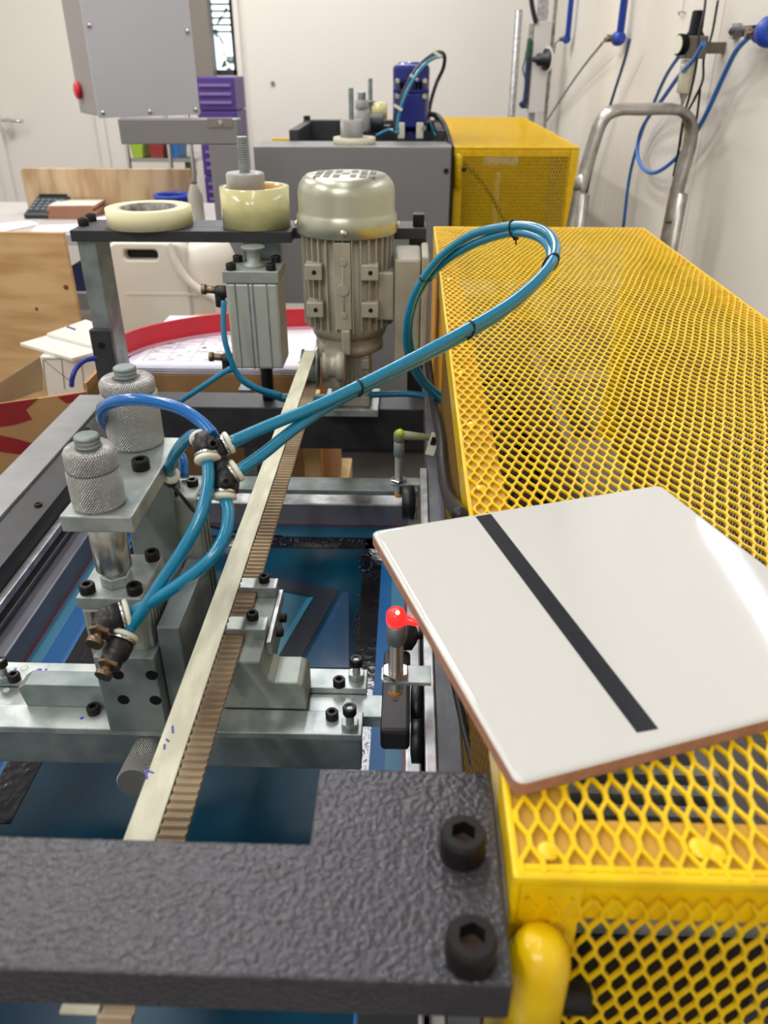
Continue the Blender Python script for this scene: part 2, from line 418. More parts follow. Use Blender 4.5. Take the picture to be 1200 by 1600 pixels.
# ================================================================== SAFETY CAGE
CX0, CX1, CY0, CY1, CZ = 0.0395, 0.392, 0.178, 1.405, -0.2465
def expanded(mb, O, U, V, nrm, wu, hv, pu, pv, wd=0.0016, th=0.0015, wob=0.0):
    """expanded metal: diamonds pu wide (along U) and pv long (along V) filling wu x hv from O"""
    nu = int(wu / (pu / 2)); nv = int(hv / (pv / 2))
    def nd(i, j):
        return O + U * (i * pu / 2 + wob * math.sin(j * 0.31 + i * 0.05)) + V * (j * pv / 2 + wob * math.sin(i * 0.23 + j * .07)) + nrm * (wob * .25 * math.sin(i * .4 + j * .3))
    for j in range(nv):
        for i in range(nu + 1):
            if (i + j) % 2: continue
            a = nd(i, j)
            for di in (-1, 1):
                if not 0 <= i + di <= nu: continue
                c = nd(i + di, j + 1); d = (c - a).normalized(); s = d.cross(nrm).normalized() * (wd / 2); t = nrm * (th / 2)
                o = len(mb.v)
                tip = V * (pv * 0.10)
                a2 = a + tip * 1.0; c2 = c - tip * 1.0
                for e in (a2 - d * .0003, c2 + d * .0003): mb.v += [e + s + t, e - s + t, e - s - t, e + s - t]
                for k in range(4): mb.f.append([o + k, o + (k + 1) % 4, o + 4 + (k + 1) % 4, o + 4 + k]); mb.sm.append(False)
            # bond at the node
            s = U * (wd * .80); t = nrm * (th * .55); o = len(mb.v)
            for e in (a - V * pv * .125, a + V * pv * .125): mb.v += [e + s * .8 + t, e - s * .8 + t, e - s * .8 - t, e + s * .8 - t]
            for k in range(4): mb.f.append([o + k, o + (k + 1) % 4, o + 4 + (k + 1) % 4, o + 4 + k]); mb.sm.append(False)
            mb.f.append([o, o + 1, o + 2, o + 3]); mb.sm.append(False); mb.f.append([o + 7, o + 6, o + 5, o + 4]); mb.sm.append(False)
zt_ = CZ - .0022
cage = thing('safety_cage', 'large yellow expanded-metal guard cage beside the near printing machine', 'machine guard', ((CX0 + CX1) / 2, (CY0 + CY1) / 2, -.80))
X, Y, Z = Vector((1, 0, 0)), Vector((0, 1, 0)), Vector((0, 0, 1))
CB = -0.80
b = MB(); expanded(b, Vector((CX0 + .003, CY0 + .004, CZ - .0012)), X, Y, Z, CX1 - CX0 - .006, CY1 - CY0 - .006, .0079, .0212, wob=.0009)
part(cage, 'top_mesh', b, M_yel, kind='stuff', label='yellow diamond mesh lid')
b = MB(); expanded(b, Vector((CX0 + .006, CY0 + .0008, CB + .0125)), X, Z, -Y, CX1 - CX0 - .012, CZ - CB - .0165, .0079, .0212, wd=.0013, wob=.0003)
part(cage, 'front_mesh', b, M_yel, kind='stuff')
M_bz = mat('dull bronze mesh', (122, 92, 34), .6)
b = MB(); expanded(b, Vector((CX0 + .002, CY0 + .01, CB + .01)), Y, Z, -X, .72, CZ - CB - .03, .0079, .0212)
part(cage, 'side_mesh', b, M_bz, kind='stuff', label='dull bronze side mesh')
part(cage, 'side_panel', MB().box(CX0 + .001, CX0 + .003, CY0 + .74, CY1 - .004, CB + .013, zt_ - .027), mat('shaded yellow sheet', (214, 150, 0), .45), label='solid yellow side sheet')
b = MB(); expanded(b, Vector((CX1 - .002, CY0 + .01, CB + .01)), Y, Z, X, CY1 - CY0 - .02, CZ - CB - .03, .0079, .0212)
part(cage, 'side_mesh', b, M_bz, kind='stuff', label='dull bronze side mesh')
fw = .026
zt = CZ - .0022
def rim(par, x0, x1, y0, y1):
    zu = zt - .0006
    for (a0, a1, b0, b1) in ((x0 + .003, x0 + fw, y0 + .003, y1 - .003), (x1 - fw, x1 - .003, y0 + .003, y1 - .003), (x0 + fw + .0002, x1 - fw - .0002, y0 + .003, y0 + fw), (x0 + fw + .0002, x1 - fw - .0002, y1 - fw, y1 - .003)):
        part(par, 'flange', MB().box(a0, a1, b0, b1, zu - .003, zu), M_tan)
    for k_, (a0, a1, b0, b1) in enumerate(((x0, x0 + .003, y0, y1), (x1 - .003, x1, y0, y1), (x0 + .003, x1 - .003, y0 + .0028, y0 + .0058), (x0, x1, y1 - .003, y1))):
        part(par, 'angle_iron', MB().box(a0, a1, b0, b1, zt - .026, zt + .0014), M_yel, bev=.001)
    part(par, 'front_lip', MB().box(x0, x1, y0 - .0005, y0 + .003, zt - .0035, zt + .0016), M_yel, bev=.0014, seg=3)
rim(cage, CX0, CX1, CY0, CY1)
for xx in (CX0 + .0005, CX1 - .0255):
    for yy in (CY0 + .001, CY1 - .026): part(cage, 'corner_post', MB().box(xx, xx + .003, yy, yy + .025, CB, zt - .004).box(xx, xx + .025, yy + .0, yy + .003, CB, zt - .004), M_yel)
part(cage, 'bottom_rail', MB().box(CX0, CX0 + .003, CY0, CY1, CB, CB + .012).box(CX0, CX1, CY0, CY0 + .003, CB, CB + .012).box(CX1 - .003, CX1, CY0, CY1, CB, CB + .03), M_yel)
# weld blobs on the lid
for (qx, qy, rr) in ((857, 1326, .0042), (1098, 1322, .005), (1120, 1330, .004), (738, 660, .004), (722, 580, .004), (752, 760, .004), (703, 435, .004)):
    q = az(qx, qy, CZ); part(cage, 'weld_bead', MB().ball((q.x, q.y, CZ - .0012), rr, 12, .35), M_yel)
# hinge knuckle under the front left corner
h0 = ay(848, 1478, CY0 - .012)
b = MB().lathe((h0.x, CY0 - .010, h0.z - .10), (0, 0, 1), [(.0115, 0), (.0115, .086), (.0108, .092), (.0085, .098), (.005, .101), (1e-5, .102)], 28)
part(cage, 'hinge_knuckle', b, M_yel)
hb = ay(905, 1560, CY0 - .004)
part(cage, 'hinge_bolt', MB().cyl((h0.x, CY0 - .004, hb.z), (hb.x + .004, CY0 - .004, hb.z), .006, n=12), M_black)
# second cage by the far machine
c2 = copy_tree(cage)
c2.location = Vector((.337, 3.52, -.80)); c2.scale = (1.13, 1.20, 1)
WM[c2.name] = Matrix.Translation(c2.location) @ Matrix.Diagonal((1.13, 1.20, 1, 1))
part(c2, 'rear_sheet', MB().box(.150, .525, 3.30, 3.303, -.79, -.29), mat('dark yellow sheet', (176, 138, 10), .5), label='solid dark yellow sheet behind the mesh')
g0 = ay(756, 258, 2.95); g1 = ay(810, 240, 2.95)
part(c2, 'cover_plate', MB().box(g0.x, g1.x, 2.95, 2.96, g0.z, g1.z), M_alu)
g0 = ay(770, 350, 2.95); g1 = ay(782, 270, 2.95)
part(c2, 'cover_plate', MB().box(g0.x, g1.x, 2.95, 2.96, g0.z, g1.z), M_cardd)
part(c2, 'cable', MB().tube([ay(718, 250, 2.80), ay(745, 275, 2.82), ay(770, 310, 2.84), ay(795, 360, 2.86)], .008, 8), M_plast)
c2['label'] = 'yellow expanded-metal guard cage on the far machine beside the blue motor'
q = ay(426, 130, BW - .01)
solo('wall_anchor', 'tiny dark wall plug in the white back wall above the far tape roll', 'wall plug', MB().cyl((q.x, BW, q.z), (q.x, BW - .012, q.z), .012, n=12), M_taupe)
# things inside the near cage
mi = thing('drive_motor', 'dark finned motor seen through the yellow mesh near the front corner', 'motor', (.12, .27, -.45))
b = MB().box(.085, .175, .225, .33, -.46, -.36)
part(mi, 'housing', b, M_black, bev=.004)
for k in range(7): part(mi, 'cooling_fin', MB().box(.084, .176, .230 + k * .014, .237 + k * .014, -.36, -.345), M_zinc)
gp = thing('inner_panel', 'grey upright panel inside the yellow cage behind the mesh', 'machine panel', (.23, .6, -.8))
part(gp, 'panel', MB().box(.20, .215, .21, 1.3, -.795, -.42), M_grey, bev=.002)
part(gp, 'shelf', MB().box(.216, .36, .22, 1.3, -.60, -.59), M_taupe)
part(gp, 'shelf', MB().box(.07, .199, .40, 1.3, -.52, -.51), mat('mottled dark brown', (84, 62, 36), .8, 0, .3, 20))  # mottled dark brown colour on the shelf behind the mesh
part(gp, 'cover_plate', MB().box(.06, .105, .36, .372, -.79, -.50), M_grey)
part(gp, 'cover_plate', MB().box(.145, .19, .345, .357, -.79, -.47), M_cab)
b = MB()
for k in range(9): b.tube([(.1 + random.uniform(-.01, .02), .45 + k * .09, -.48), (.14, .5 + k * .09, -.44), (.18, .47 + k * .1, -.49)], .004, 8)
part(gp, 'cable_bundle', b, M_plast)

# ================================================================== TILE ON THE CAGE
TZ = CZ + .0075
a0 = az(580, 829, TZ); a1 = az(1034, 756, TZ); a2 = az(784, 1226, TZ)
ud = (a1 - a0).normalized(); side = ((a1 - a0).length + (a2 - a0).length) / 2
ang = math.atan2(ud.y, ud.x)
U2 = Vector((math.cos(ang), math.sin(ang), 0)); V2 = Vector((math.sin(ang), -math.cos(ang), 0))
tc0 = a0 + (U2 + V2) * side / 2
tile = thing('ceramic_tile', 'glossy white square tile with one black stripe lying on the yellow cage', 'tile', (tc0.x, tc0.y, CZ), ang)
h = side / 2
def sq(h, r, n=6):
    out = []
    for (cx, cy, s0) in ((h - r, h - r, 0), (-h + r, h - r, 90), (-h + r, -h + r, 180), (h - r, -h + r, 270)):
        for k in range(n + 1):
            a = math.radians(s0 + 90 * k / n); out.append((cx + r * math.cos(a), cy + r * math.sin(a)))
    return out
part(tile, 'terracotta_body', MB().prism(sq(h, .004), 0.0, .0062, smooth=False), M_terra, local=True, label='reddish clay body showing at the edges')
b = MB(); rings = [(h - .0001, .0062), (h - .0004, .0069), (h - .0012, .0074), (h - .003, .0075)]
P0 = [Vector((x, y, 0)) for x, y in sq(1.0, .02)]
for (hh, z) in rings: b.v += [Vector((x, y, z)) for x, y in sq(hh, .004)]
n = len(P0)
for j in range(3):
    for k in range(n): b.f.append([j * n + k, j * n + (k + 1) % n, (j + 1) * n + (k + 1) % n, (j + 1) * n + k]); b.sm.append(True)
b.f.append([3 * n + k for k in range(n)]); b.sm.append(False)
glz = part(tile, 'glaze', b, M_glaze, local=True)
Tm = WM[tile.name].inverted()
def tl(x, y): q = Tm @ az(x, y, TZ); return (q.x, q.y)
s0, s1, s2, s3 = tl(741, 805), tl(765, 801), tl(1029, 1139), tl(995, 1145)
s0 = (s0[0], h - .0030); s1 = (s1[0], h - .0030)
part(tile, 'black_stripe', MB().prism([s0, s1, s2, s3], .0075, .00765), M_ink, local=True, label='straight black printed stripe')

# ================================================================== NEAR PRINTING MACHINE: FRAME
PZ = -.262
pr = az(803, 1541, PZ); pt = az(760, 1206, PZ); pn = az(484, 1318, PZ)
XL = -.50
fr = thing('printer_frame', 'dark grey steel frame of the near screen printing machine', 'machine frame', (-.2, .6, FLOOR))
YN, YF, YT = pn.y, pr.y, pt.y
part(fr, 'front_plate', MB().prism([(XL, YF), (pr.x, YF), (pr.x, YT), (pn.x, YT), (pn.x, YN), (XL, YN)], PZ - .020, PZ), M_plate, bev=.0012, label='hammered dark grey front plate')
for (qx, qy) in ((722, 1331), (735, 1494)):
    q = az(qx, qy, PZ); screw(fr, (q.x, q.y, PZ), .0088, .0115, turn=.4)
# rails
RZ = -.40
r0 = az(665, 1200, RZ).x; r1 = az(683, 1200, RZ).x; r2 = az(724, 1180, RZ).x
YB = 1.075
part(fr, 'linear_rail', MB().box(r0, r1, .20, .80, RZ - .012, RZ), M_alu, bev=.001, label='pale worn aluminium rail strip')
part(fr, 'right_beam', MB().box(r1 + .0005, r2, .16, YB, RZ - .06, RZ - .002), M_rail, bev=.0015)
part(fr, 'front_post', MB().box(pn.x + .02, pr.x - .03, YF + .01, YT - .01, -1.2, PZ - .020), M_dark)
part(fr, 'lower_beam', MB().box(XL, .03, YF + .0, YF + .035, -.50, -.46), M_zincd, bev=.002)
# left rail assembly
LZ = -.45
def xl(x, y, z=LZ): return az(x, y, z).x
lA = xl(112, 640) ; 
lx0 = xl(0, 742); lx1 = xl(140, 645); lx2 = xl(30, 800, LZ)
XA = lx0; XB2 = (xl(0, 815) + xl(140, 645)) / 2
print('left rail', lx0, lx1, XB2)
part(fr, 'left_beam', MB().box(XA, XB2, .12, YB + .06, LZ - .06, LZ), mat('pale grey worn paint', (150, 152, 154), .45, .2, .2, 14), bev=.0015, label='light grey worn left beam')
XC = xl(0, 880, LZ)
part(fr, 'left_channel', MB().box(XB2 + .0005, XC, .12, YB, LZ - .05, LZ - .004), M_dark, bev=.001)
for (qx, qy) in ((152, 645), (133, 672), (112, 702), (60, 790)):
    q = az(qx, qy, LZ - .004); screw(fr, (min(max(q.x, XB2 + .008), XC - .007), q.y, LZ - .004), .0045, .003)
XD = xl(60, 870, -.50)
part(fr, 'left_inner_rail', MB().box(XC + .001, XC + .010, .16, YB, LZ - .035, LZ - .026), M_alu, bev=.001, label='bright inner guide rail')
XP = az(38, 868, -.495).x
print('XC XP', XC, XP)
part(fr, 'left_side_plate', MB().box(XC + .0105, XP, .16, YB, -.50, -.495), M_rail, bev=.001)
# back beam
bx0 = ay(112, 640, YB).x; bx1 = r2
bzt = ay(400, 637, YB).z; bzb = ay(400, 700, YB).z
part(fr, 'back_beam', MB().box(XB2 + .001, .045, YB, YB + .06, bzb, bzt), M_dark, bev=.0015)
print('back beam', bzt, bzb)
for (qx, qy) in ((160, 655), (632, 690), (677, 665)):
    q = ay(qx, qy, YB); part(fr, 'drilled_hole', MB().cyl((q.x, YB - .0006, q.z), (q.x, YB + .001, q.z), .004, n=16), M_black)
# cross bar over the screen's far edge
q0 = az(240, 745, -.47); q1 = az(640, 776, -.47)
q1 = az(400, 764, -.47); q0 = az(400, 744, -.47)
part(fr, 'cross_bar', MB().box(XP + .001, .015, q1.y, q0.y, -.477, -.47), M_zincd, bev=.001)
part(fr, 'back_upright', MB().box(ay(384, 700, 1.16).x, ay(402, 700, 1.16).x, 1.145, 1.175, -1.2, bzt), M_zincd)
part(fr, 'base_panel', MB().box(XL, .03, 1.02, 1.05, -1.3, -.62), M_dark)
# conveyor bed, coloured black to stand for shade deep under the screen
part(fr, 'conveyor_bed', MB().box(XA, .03, .15, 1.0, -.72, -.70), M_black)
# left lower cross members seen past the screen
q = az(20, 925, -.56)
part(fr, 'slide_bar', MB().box(-.55, az(40, 920, -.56).x, az(0, 936, -.56).y, az(0, 915, -.56).y, -.575, -.56), M_alu, bev=.001)
part(fr, 'slide_bar', MB().box(-.55, az(30, 955, -.58).x, az(0, 965, -.58).y, az(0, 945, -.58).y, -.595, -.58), M_alu, bev=.001)
part(fr, 'left_floor_plate', MB().box(XC + .0105, az(60, 900, -.60).x + .06, az(0, 915, -.60).y, az(60, 855, -.60).y, -.61, -.60), M_dark)
# posts and top bar
BY0, BY1 = 1.12, 1.205
bz1 = zat(361, -.3, BY0); bz0 = zat(379, -.3, BY0)
bl = ay(110, 370, BY0).x; bm = ay(455, 370, BY0).x; br = ay(666, 370, 1.15).x
part(fr, 'top_bar', MB().box(bl, bm, BY0, 1.15, bz0, bz1).box(bl, br, 1.1505, BY1, bz0, bz1), M_dark, bev=.001, label='dark flat bar carrying the tape rolls')
for (qx, qy, yy) in ((131, 352, 1.15), (143, 345, 1.18)):
    q = az(qx, qy, bz1); screw(fr, (q.x, q.y, bz1), .0075, .010)
q = az(654, 352, bz1); part(fr, 'stop_block', MB().box(q.x - .008, q.x + .008, q.y - .01, q.y + .01, bz1, bz1 + .016), M_black, bev=.001)
px0 = ay(120, 378, 1.13).x; px1 = ay(149, 378, 1.13).x
part(fr, 'left_post', MB().box(px0, px1, 1.13, 1.185, bzt - .02, bz0), M_zincd, bev=.001)
q0 = ay(143, 520, 1.125); q1 = ay(170, 600, 1.125)
part(fr, 'post_clamp', MB().box(px0 - .002, px1 + .003, 1.118, 1.1295, zat(600, -.4, 1.12), zat(516, -.4, 1.12)), M_dark, bev=.001)
q = ay(157, 540, 1.117); part(fr, 'drilled_hole', MB().cyl((px0 + .013, 1.1172, q.z), (px0 + .013, 1.12, q.z), .005, n=16), M_black)
rp = ay(652, 400, 1.18).x
part(fr, 'right_post', MB().box(rp - .012, rp + .012, 1.17, 1.20, bzt - .02, bz0), M_dark, bev=.001)

# ================================================================== PRINTING SCREEN
SZ = -.535
fx1 = az(633, 1190, SZ).x; fy1 = az(400, 818, SZ).y
fx0 = (az(38, 1034, SZ).x + az(132, 880, SZ).x) / 2
print('screen', fx0, fx1, fy1)
scn = thing('printing_screen', 'blue silk screen in an aluminium frame under the squeegee carriage', 'printing screen', ((fx0 + fx1) / 2, .5, SZ - .01))
FT = zat(788, -.1, fy1); FB = SZ - .006; tw = .034
yfb = az(400, 769, FT).y; xo_ = (az(0, 980, FT).x + az(104, 826, FT).x) / 2; xi_ = (az(10, 1026, FT).x + az(112, 868, FT).x) / 2
print('FT', FT, yfb, xo_, xi_, fx0)
yb0 = .13
part(scn, 'frame_back', MB().box(xo_, fx1 + .012, fy1, yfb, FB, FT), M_alu, bev=.002, label='pale aluminium far frame member')
part(scn, 'frame_left', MB().box(xo_, xi_, yb0, fy1 - .0005, FB, FT - .001), M_tape_fr, bev=.002, label='left frame member wrapped in grey tape')
part(scn, 'frame_right', MB().box(fx1, fx1 + .014, yb0, fy1, FB, FT - .02), M_alu, bev=.002)
part(scn, 'frame_front', MB().box(xo_, fx1 + .012, yb0 - tw, yb0, FB, FT), M_alu, bev=.002)
part(scn, 'frame_tape', MB().box(fx0, fx1, fy1 - .0006, fy1 - .0001, SZ, FT - .001), M_tape_fr, label='grey tape on the inner face of the far member')
part(scn, 'screen_mesh', MB().box(fx0, fx1, yb0, fy1, SZ - .0005, SZ), M_mesh_screen, label='deep blue stretched mesh')
def strip(name, x0, x1, y0, y1, k, m, label=None): part(scn, name, MB().box(x0, x1, y0, y1, SZ, SZ + .0002 * k), m, label=label)
part(scn, 'clear_film', MB().box(min(xi_, fx0) , max(xi_, fx0 + .0), yb0, fy1 - .001, SZ, SZ + .0006), mat('grey clear film', (70, 96, 112), .4))
strip('film_edge', fx1 - .0025, fx1, yb0, fy1, 4, M_redline); strip('film_edge', fx0, fx0 + .004, yb0, fy1, 4, M_redline); strip('film_edge', fx0, fx1, fy1 - .003, fy1 - .001, 4, M_redline)
xb = az(577, 1190, SZ).x; xk = az(552, 1050, SZ).x; xp = az(601, 1185, SZ).x
strip('pale_border', xp, fx1, yb0, fy1, 1, M_mesh_pale, 'pale blue film border'); strip('blue_border', xb, xp, yb0, fy1, 2, M_mesh_blue, 'bright blue emulsion border')
strip('ink_edge', xk, xb, .42, fy1 - .035, 3, M_mesh_black, 'glossy black ink edge')
yk0 = az(400, 855, SZ).y; yk1 = az(400, 838, SZ).y
strip('pale_border', fx0, fx1, yk1, fy1, 1, mat('teal film', (22, 84, 110), .4)); strip('ink_edge', fx0 + .04, xb, yk0, yk1, 3, M_mesh_black)
strip('pale_border', fx0, fx0 + .02, yb0, fy1, 1, M_mesh_pale); strip('blue_border', fx0 + .02, az(105, 1030, SZ).x, yb0, fy1, 2, M_mesh_blue)
xq = az(105, 1030, SZ).x
strip('ink_edge', xq, xq + .03, .42, yk0, 3, M_mesh_black)
def patch(pts, m, k, name='screen_band'):  # flat teal, blue and dark bands laid on the screen
    P = [az(x, y, SZ) for x, y in pts]
    part(scn, name, MB().prism([(p.x, p.y) for p in P], SZ, SZ + .0002 * k), m)
patch([(425, 903), (530, 922), (522, 940), (430, 920)], M_mesh_dk, 2)
patch([(500, 925), (530, 922), (462, 1043), (420, 1043)], M_mesh_dk, 3)
patch([(480, 935), (490, 933), (425, 1043), (414, 1043)], M_mesh_teal, 4)
patch([(438, 925), (482, 934), (416, 1040), (410, 1040)], mat('mid teal band', (4, 76, 104), .2, coat=.3), 1)
patch([(535, 925), (545, 925), (545, 1043), (470, 1043)], mat('mid blue band', (8, 62, 100), .2, coat=.3), 1)
# ink droplets along the black edges (glossy beads)
b = MB()
for k in range(70):
    t = random.random(); q = az(425 + 150 * t, 846 + random.uniform(-5, 6), SZ); b.ball((q.x, q.y, SZ + .0006), random.uniform(.0012, .0028), 8, .5)
for k in range(50):
    q = az(556 + random.uniform(-4, 6), random.uniform(930, 1045), SZ); b.ball((q.x, q.y, SZ + .0006), random.uniform(.0006, .0014), 8, .5)
for k in range(22):
    a = random.uniform(0, 6.28); q = az(572 + 10 * math.cos(a), 880 + 13 * math.sin(a), SZ); b.ball((q.x, q.y, SZ + .001), .003, 8, .5)
for k in range(9):
    q = az(140 - k * 1.6, 1003 + k * 4.5, SZ); b.ball((q.x, q.y, SZ + .0006), .001, 8, .5)
part(scn, 'wet_ink', b, M_mesh_black, kind='stuff')

# ================================================================== TIMING BELT
UZ, LZb = -.328, -.372
ux0 = az(193, 1309, UZ).x; ux1 = az(243, 1309, UZ).x
belt = thing('timing_belt', 'cream toothed drive belt running from the front plate to the motor', 'drive belt', ((ux0 + ux1) / 2, .6, LZb))
yb = .985; rr = (UZ - LZb) / 2; zc = (UZ + LZb) / 2
pitch = .0060; th = .0018
part(belt, 'upper_run', MB().box(ux0, ux1, .17, yb, UZ - th, UZ), M_belt, bev=.0005, label='smooth cream belt back')
part(belt, 'lower_run', MB().box(ux0, ux1, .17, yb, LZb - .003, LZb - .0014), M_teeth)
prof = []
b = MB(); b2 = MB(); y = .172
while y < yb:
    b.prism([(y, UZ - th), (y + .003, UZ - th), (y + .0024, UZ - th - .0018), (y + .0006, UZ - th - .0018)], ux0, ux1, 'x')
    b2.prism([(y, LZb - .0014), (y + .0034, LZb - .0014), (y + .0026, LZb + .0006), (y + .0008, LZb + .0006)], ux0, ux1, 'x')
    y += pitch
part(belt, 'upper_teeth', b, M_plast, kind='stuff'); part(belt, 'lower_teeth', b2, M_teeth, kind='stuff', label='grimy upward-facing belt teeth')
out = [(yb + rr * math.sin(math.radians(t)), zc + rr * math.cos(math.radians(t))) for t in range(0, 181, 10)]
inn = [(yb + (rr - th) * math.sin(math.radians(t)), zc + (rr - th) * math.cos(math.radians(t))) for t in range(180, -1, -10)]
part(belt, 'pulley_wrap', MB().prism(out + inn, ux0, ux1, 'x'), M_belt)
# ink marks on the belt
b = MB()
for (qx, qy, l, a) in ((270, 1140, .006, .3), (262, 1157, .003, .8), (257, 1167, .004, .2), (232, 1205, .007, 1.2), (229, 1212, .005, .4)):
    q = az(qx, qy, UZ); b.obox((q.x, q.y, UZ + .00005), (.0012, l, .0002), Matrix.Rotation(a, 3, 'Z'))
part(belt, 'ink_mark', b, mat('blue ink', (60, 60, 150), .5))

# ================================================================== SQUEEGEE CARRIAGE
KZ = -.42
car = thing('squeegee_carriage', 'steel squeegee carriage crossing the blue screen under the belt', 'squeegee carriage', (-.2, .43, KZ - .06))
yf0 = az(400, 1145, KZ).y; yf1 = az(400, 1108, KZ).y; ym1 = az(500, 1075, KZ).y; yk_1 = az(500, 1044, KZ).y
xr = az(566, 1140, KZ).x; XLc = -.42
print('carriage Y', yf0, yf1, ym1, yk_1)
part(car, 'front_bar', MB().box(XLc, xr, yf0, yf1, KZ - .006, KZ), M_zinc, bev=.0008)
part(car, 'back_bar', MB().box(XLc, az(574, 1060, KZ).x, ym1, yk_1, KZ - .006, KZ), M_zinc, bev=.0008)
part(car, 'middle_plate', MB().box(XLc, az(600, 1100, KZ).x, yf1 + .0005, ym1 - .0005, KZ - .016, KZ - .0055), M_zinc, bev=.0005)
part(car, 'front_beam', MB().box(XLc, xr - .001, yf0 + .002, yf1 - .004, KZ - .038, KZ - .0065), M_zincd, bev=.0012, label='dull grey-green lower beam')
part(car, 'back_beam', MB().box(XLc, xr, ym1 + .002, yk_1 - .004, KZ - .038, KZ - .0065), M_zincd, bev=.001)
def rod_mesh(mb, p0, p1, r, n=20): return mb.cyl(p0, p1, r, n=n)
for (qx, qy, tall) in ((530, 1070, 0), (557, 1058, 1), (519, 1121, 0), (547, 1135, 1), (23, 1062, 0), (8, 1060, 1), (147, 1113, 0)):
    q = az(qx, qy, KZ)
    if tall:
        b = MB(); hexnut(b, (q.x, q.y, KZ), .0068, .005); b.cyl((q.x, q.y, KZ), (q.x, q.y, KZ + .018), .003, n=12)
        part(car, 'lock_nut', b, M_zinc); screw(car, (q.x, q.y, KZ + .013), .005, .0062)
    else: screw(car, (q.x, q.y, KZ), .0048, .0062)
M_stain = mat('violet blue ink stain', (70, 66, 190), .4)
for (qx, qy, r) in ((61, 1047, .0022), (24, 1045, .0012), (128, 1122, .0015), (72, 1046, .0012)):
    q = az(qx, qy, KZ); part(car, 'ink_stain', MB().lathe((q.x, q.y, KZ), (0, 0, 1), [(r, 0), (r * .8, .0002)], 12), M_stain)
for (qx, qy, r) in ((38, 1044, .003), (10, 1078, .003), (96, 1058, .0018)):
    q = az(qx, qy, KZ if qy != 1078 else KZ - .0055); part(car, 'paint_spot', MB().lathe((q.x, q.y, q.z), (0, 0, 1), [(r, 0), (r * .8, .0002)], 12), mat('pale green paint spot', (196, 212, 200), .5))
# left clamp block
p = az(42, 1103, KZ); p2 = az(158, 1103, KZ)
part(car, 'clamp_block', MB().prism([(p.x, KZ), (p2.x + .01, KZ), (p2.x + .01, KZ + .021), (p.x + .003, KZ + .021), (p.x - .003, KZ + .017)], p.y, p.y + .016, 'y'), M_zincd, bev=.0006)
# knurled adjuster under the belt, pointing at the viewer
qb = ay(236, 1172, yf0 + .001); qf = ay(211, 1225, yf0 - .034)
kL = (qb - qf).length
kb = MB().lathe(qf, qb - qf, [(.0122, 0), (.0132, .001), (.0132, kL), (.012, kL + .001)], 40)
part(car, 'knurled_adjuster', kb, M_knurl, label='knurled round adjuster knob')
# belt clamp casting
cf = az(420, 1108, KZ).y; cb = az(420, 1040, KZ + .025).y
cxl = ux0 - .002; cxr = az(480, 1105, KZ).x
xs = az(408, 1075, KZ + .03).x
ztop = LZb - .0032
pro = [(cxl, KZ), (cxr, KZ), (cxr, KZ + .019), (cxr - .002, KZ + .024), (cxr - .006, KZ + .026), (xs + .008, KZ + .026), (xs + .003, KZ + .029), (xs, KZ + .035), (xs - .002, ztop), (cxl, ztop)]
part(car, 'belt_bracket', MB().prism(pro, cf, cf + .030, 'y'), M_cast, bev=.0012, label='grey cast foot that grips the belt')
cy0 = az(380, 984, -.366).y; cy1 = az(400, 903, -.366).y
print('clamp', cf, cb, cy0, cy1, cxl, cxr, xs)
part(car, 'belt_saddle', MB().box(cxl, xs - .001, cf + .031, cy1, KZ + .0005, ztop - .0005), M_cast, bev=.001)
xr2 = xs - .001
for (ya, yb_, qx, qy) in ((cy0, cy0 + .016, 395, 966), (cy1 - .014, cy1, 413, 908)):
    part(car, 'clamp_plate', MB().box(ux1 - .001 - .022, xr2, ya, yb_, LZb + .0012, LZb + .0062), M_zinc, bev=.0006)
    part(car, 'clamp_spacer', MB().box(ux1 + .0005, xr2 - .0005, ya + .0005, yb_ - .0005, ztop, LZb + .0011), M_zinc)
    q = az(qx, qy, LZb + .0062); screw(car, (min(q.x, xr2 - .005), q.y, LZb + .0062), .0045, .0055)
part(car, 'side_plate', MB().box(xr2 + .0005, xr2 + .004, cy0 - .004, cy1 - .004, KZ + .034, LZb - .002), M_alu, bev=.0005)
for yy in (cy0 + .022, cy0 + .040): screw(car, (xr2 + .004, yy, -.385), .0038, .005, axis=(1, 0, 0))
# right hand black bracket, wheels
bx_0 = az(596, 1100, -.415).x; bx_1 = az(641, 1100, -.415).x
wy0 = az(620, 1142, -.415).y; wy1 = az(620, 1015, -.415).y
M_brk = mat('blackened steel bracket', (54, 52, 52), .42, .5, .2, 30)
part(car, 'end_bracket', MB().box(bx_0, bx_1, wy0, wy1, -.435, -.415), M_brk, bev=.003)
q = az(618, 1093, -.415); part(car, 'drilled_hole', MB().cyl((q.x, q.y, -.4155), (q.x, q.y, -.4147), .002, n=12), M_black)
for (qx, qy, r) in ((650, 1095, .020), (652, 1150, .016)):
    q = az(qx, qy, -.43); part(car, 'wheel', MB().lathe((bx_1 + .0005, q.y, -.435), (1, 0, 0), [(r * .6, 0), (r, .001), (r, .008), (r * .6, .009)], 28), M_plast)
q = az(636, 985, -.40); part(car, 'wheel', MB().lathe((q.x, q.y, -.405), (1, 0, 0), [(.008, -.006), (.012, -.004), (.012, .004), (.006, .008), (.003, .009), (.003, .018)], 28), M_plast)

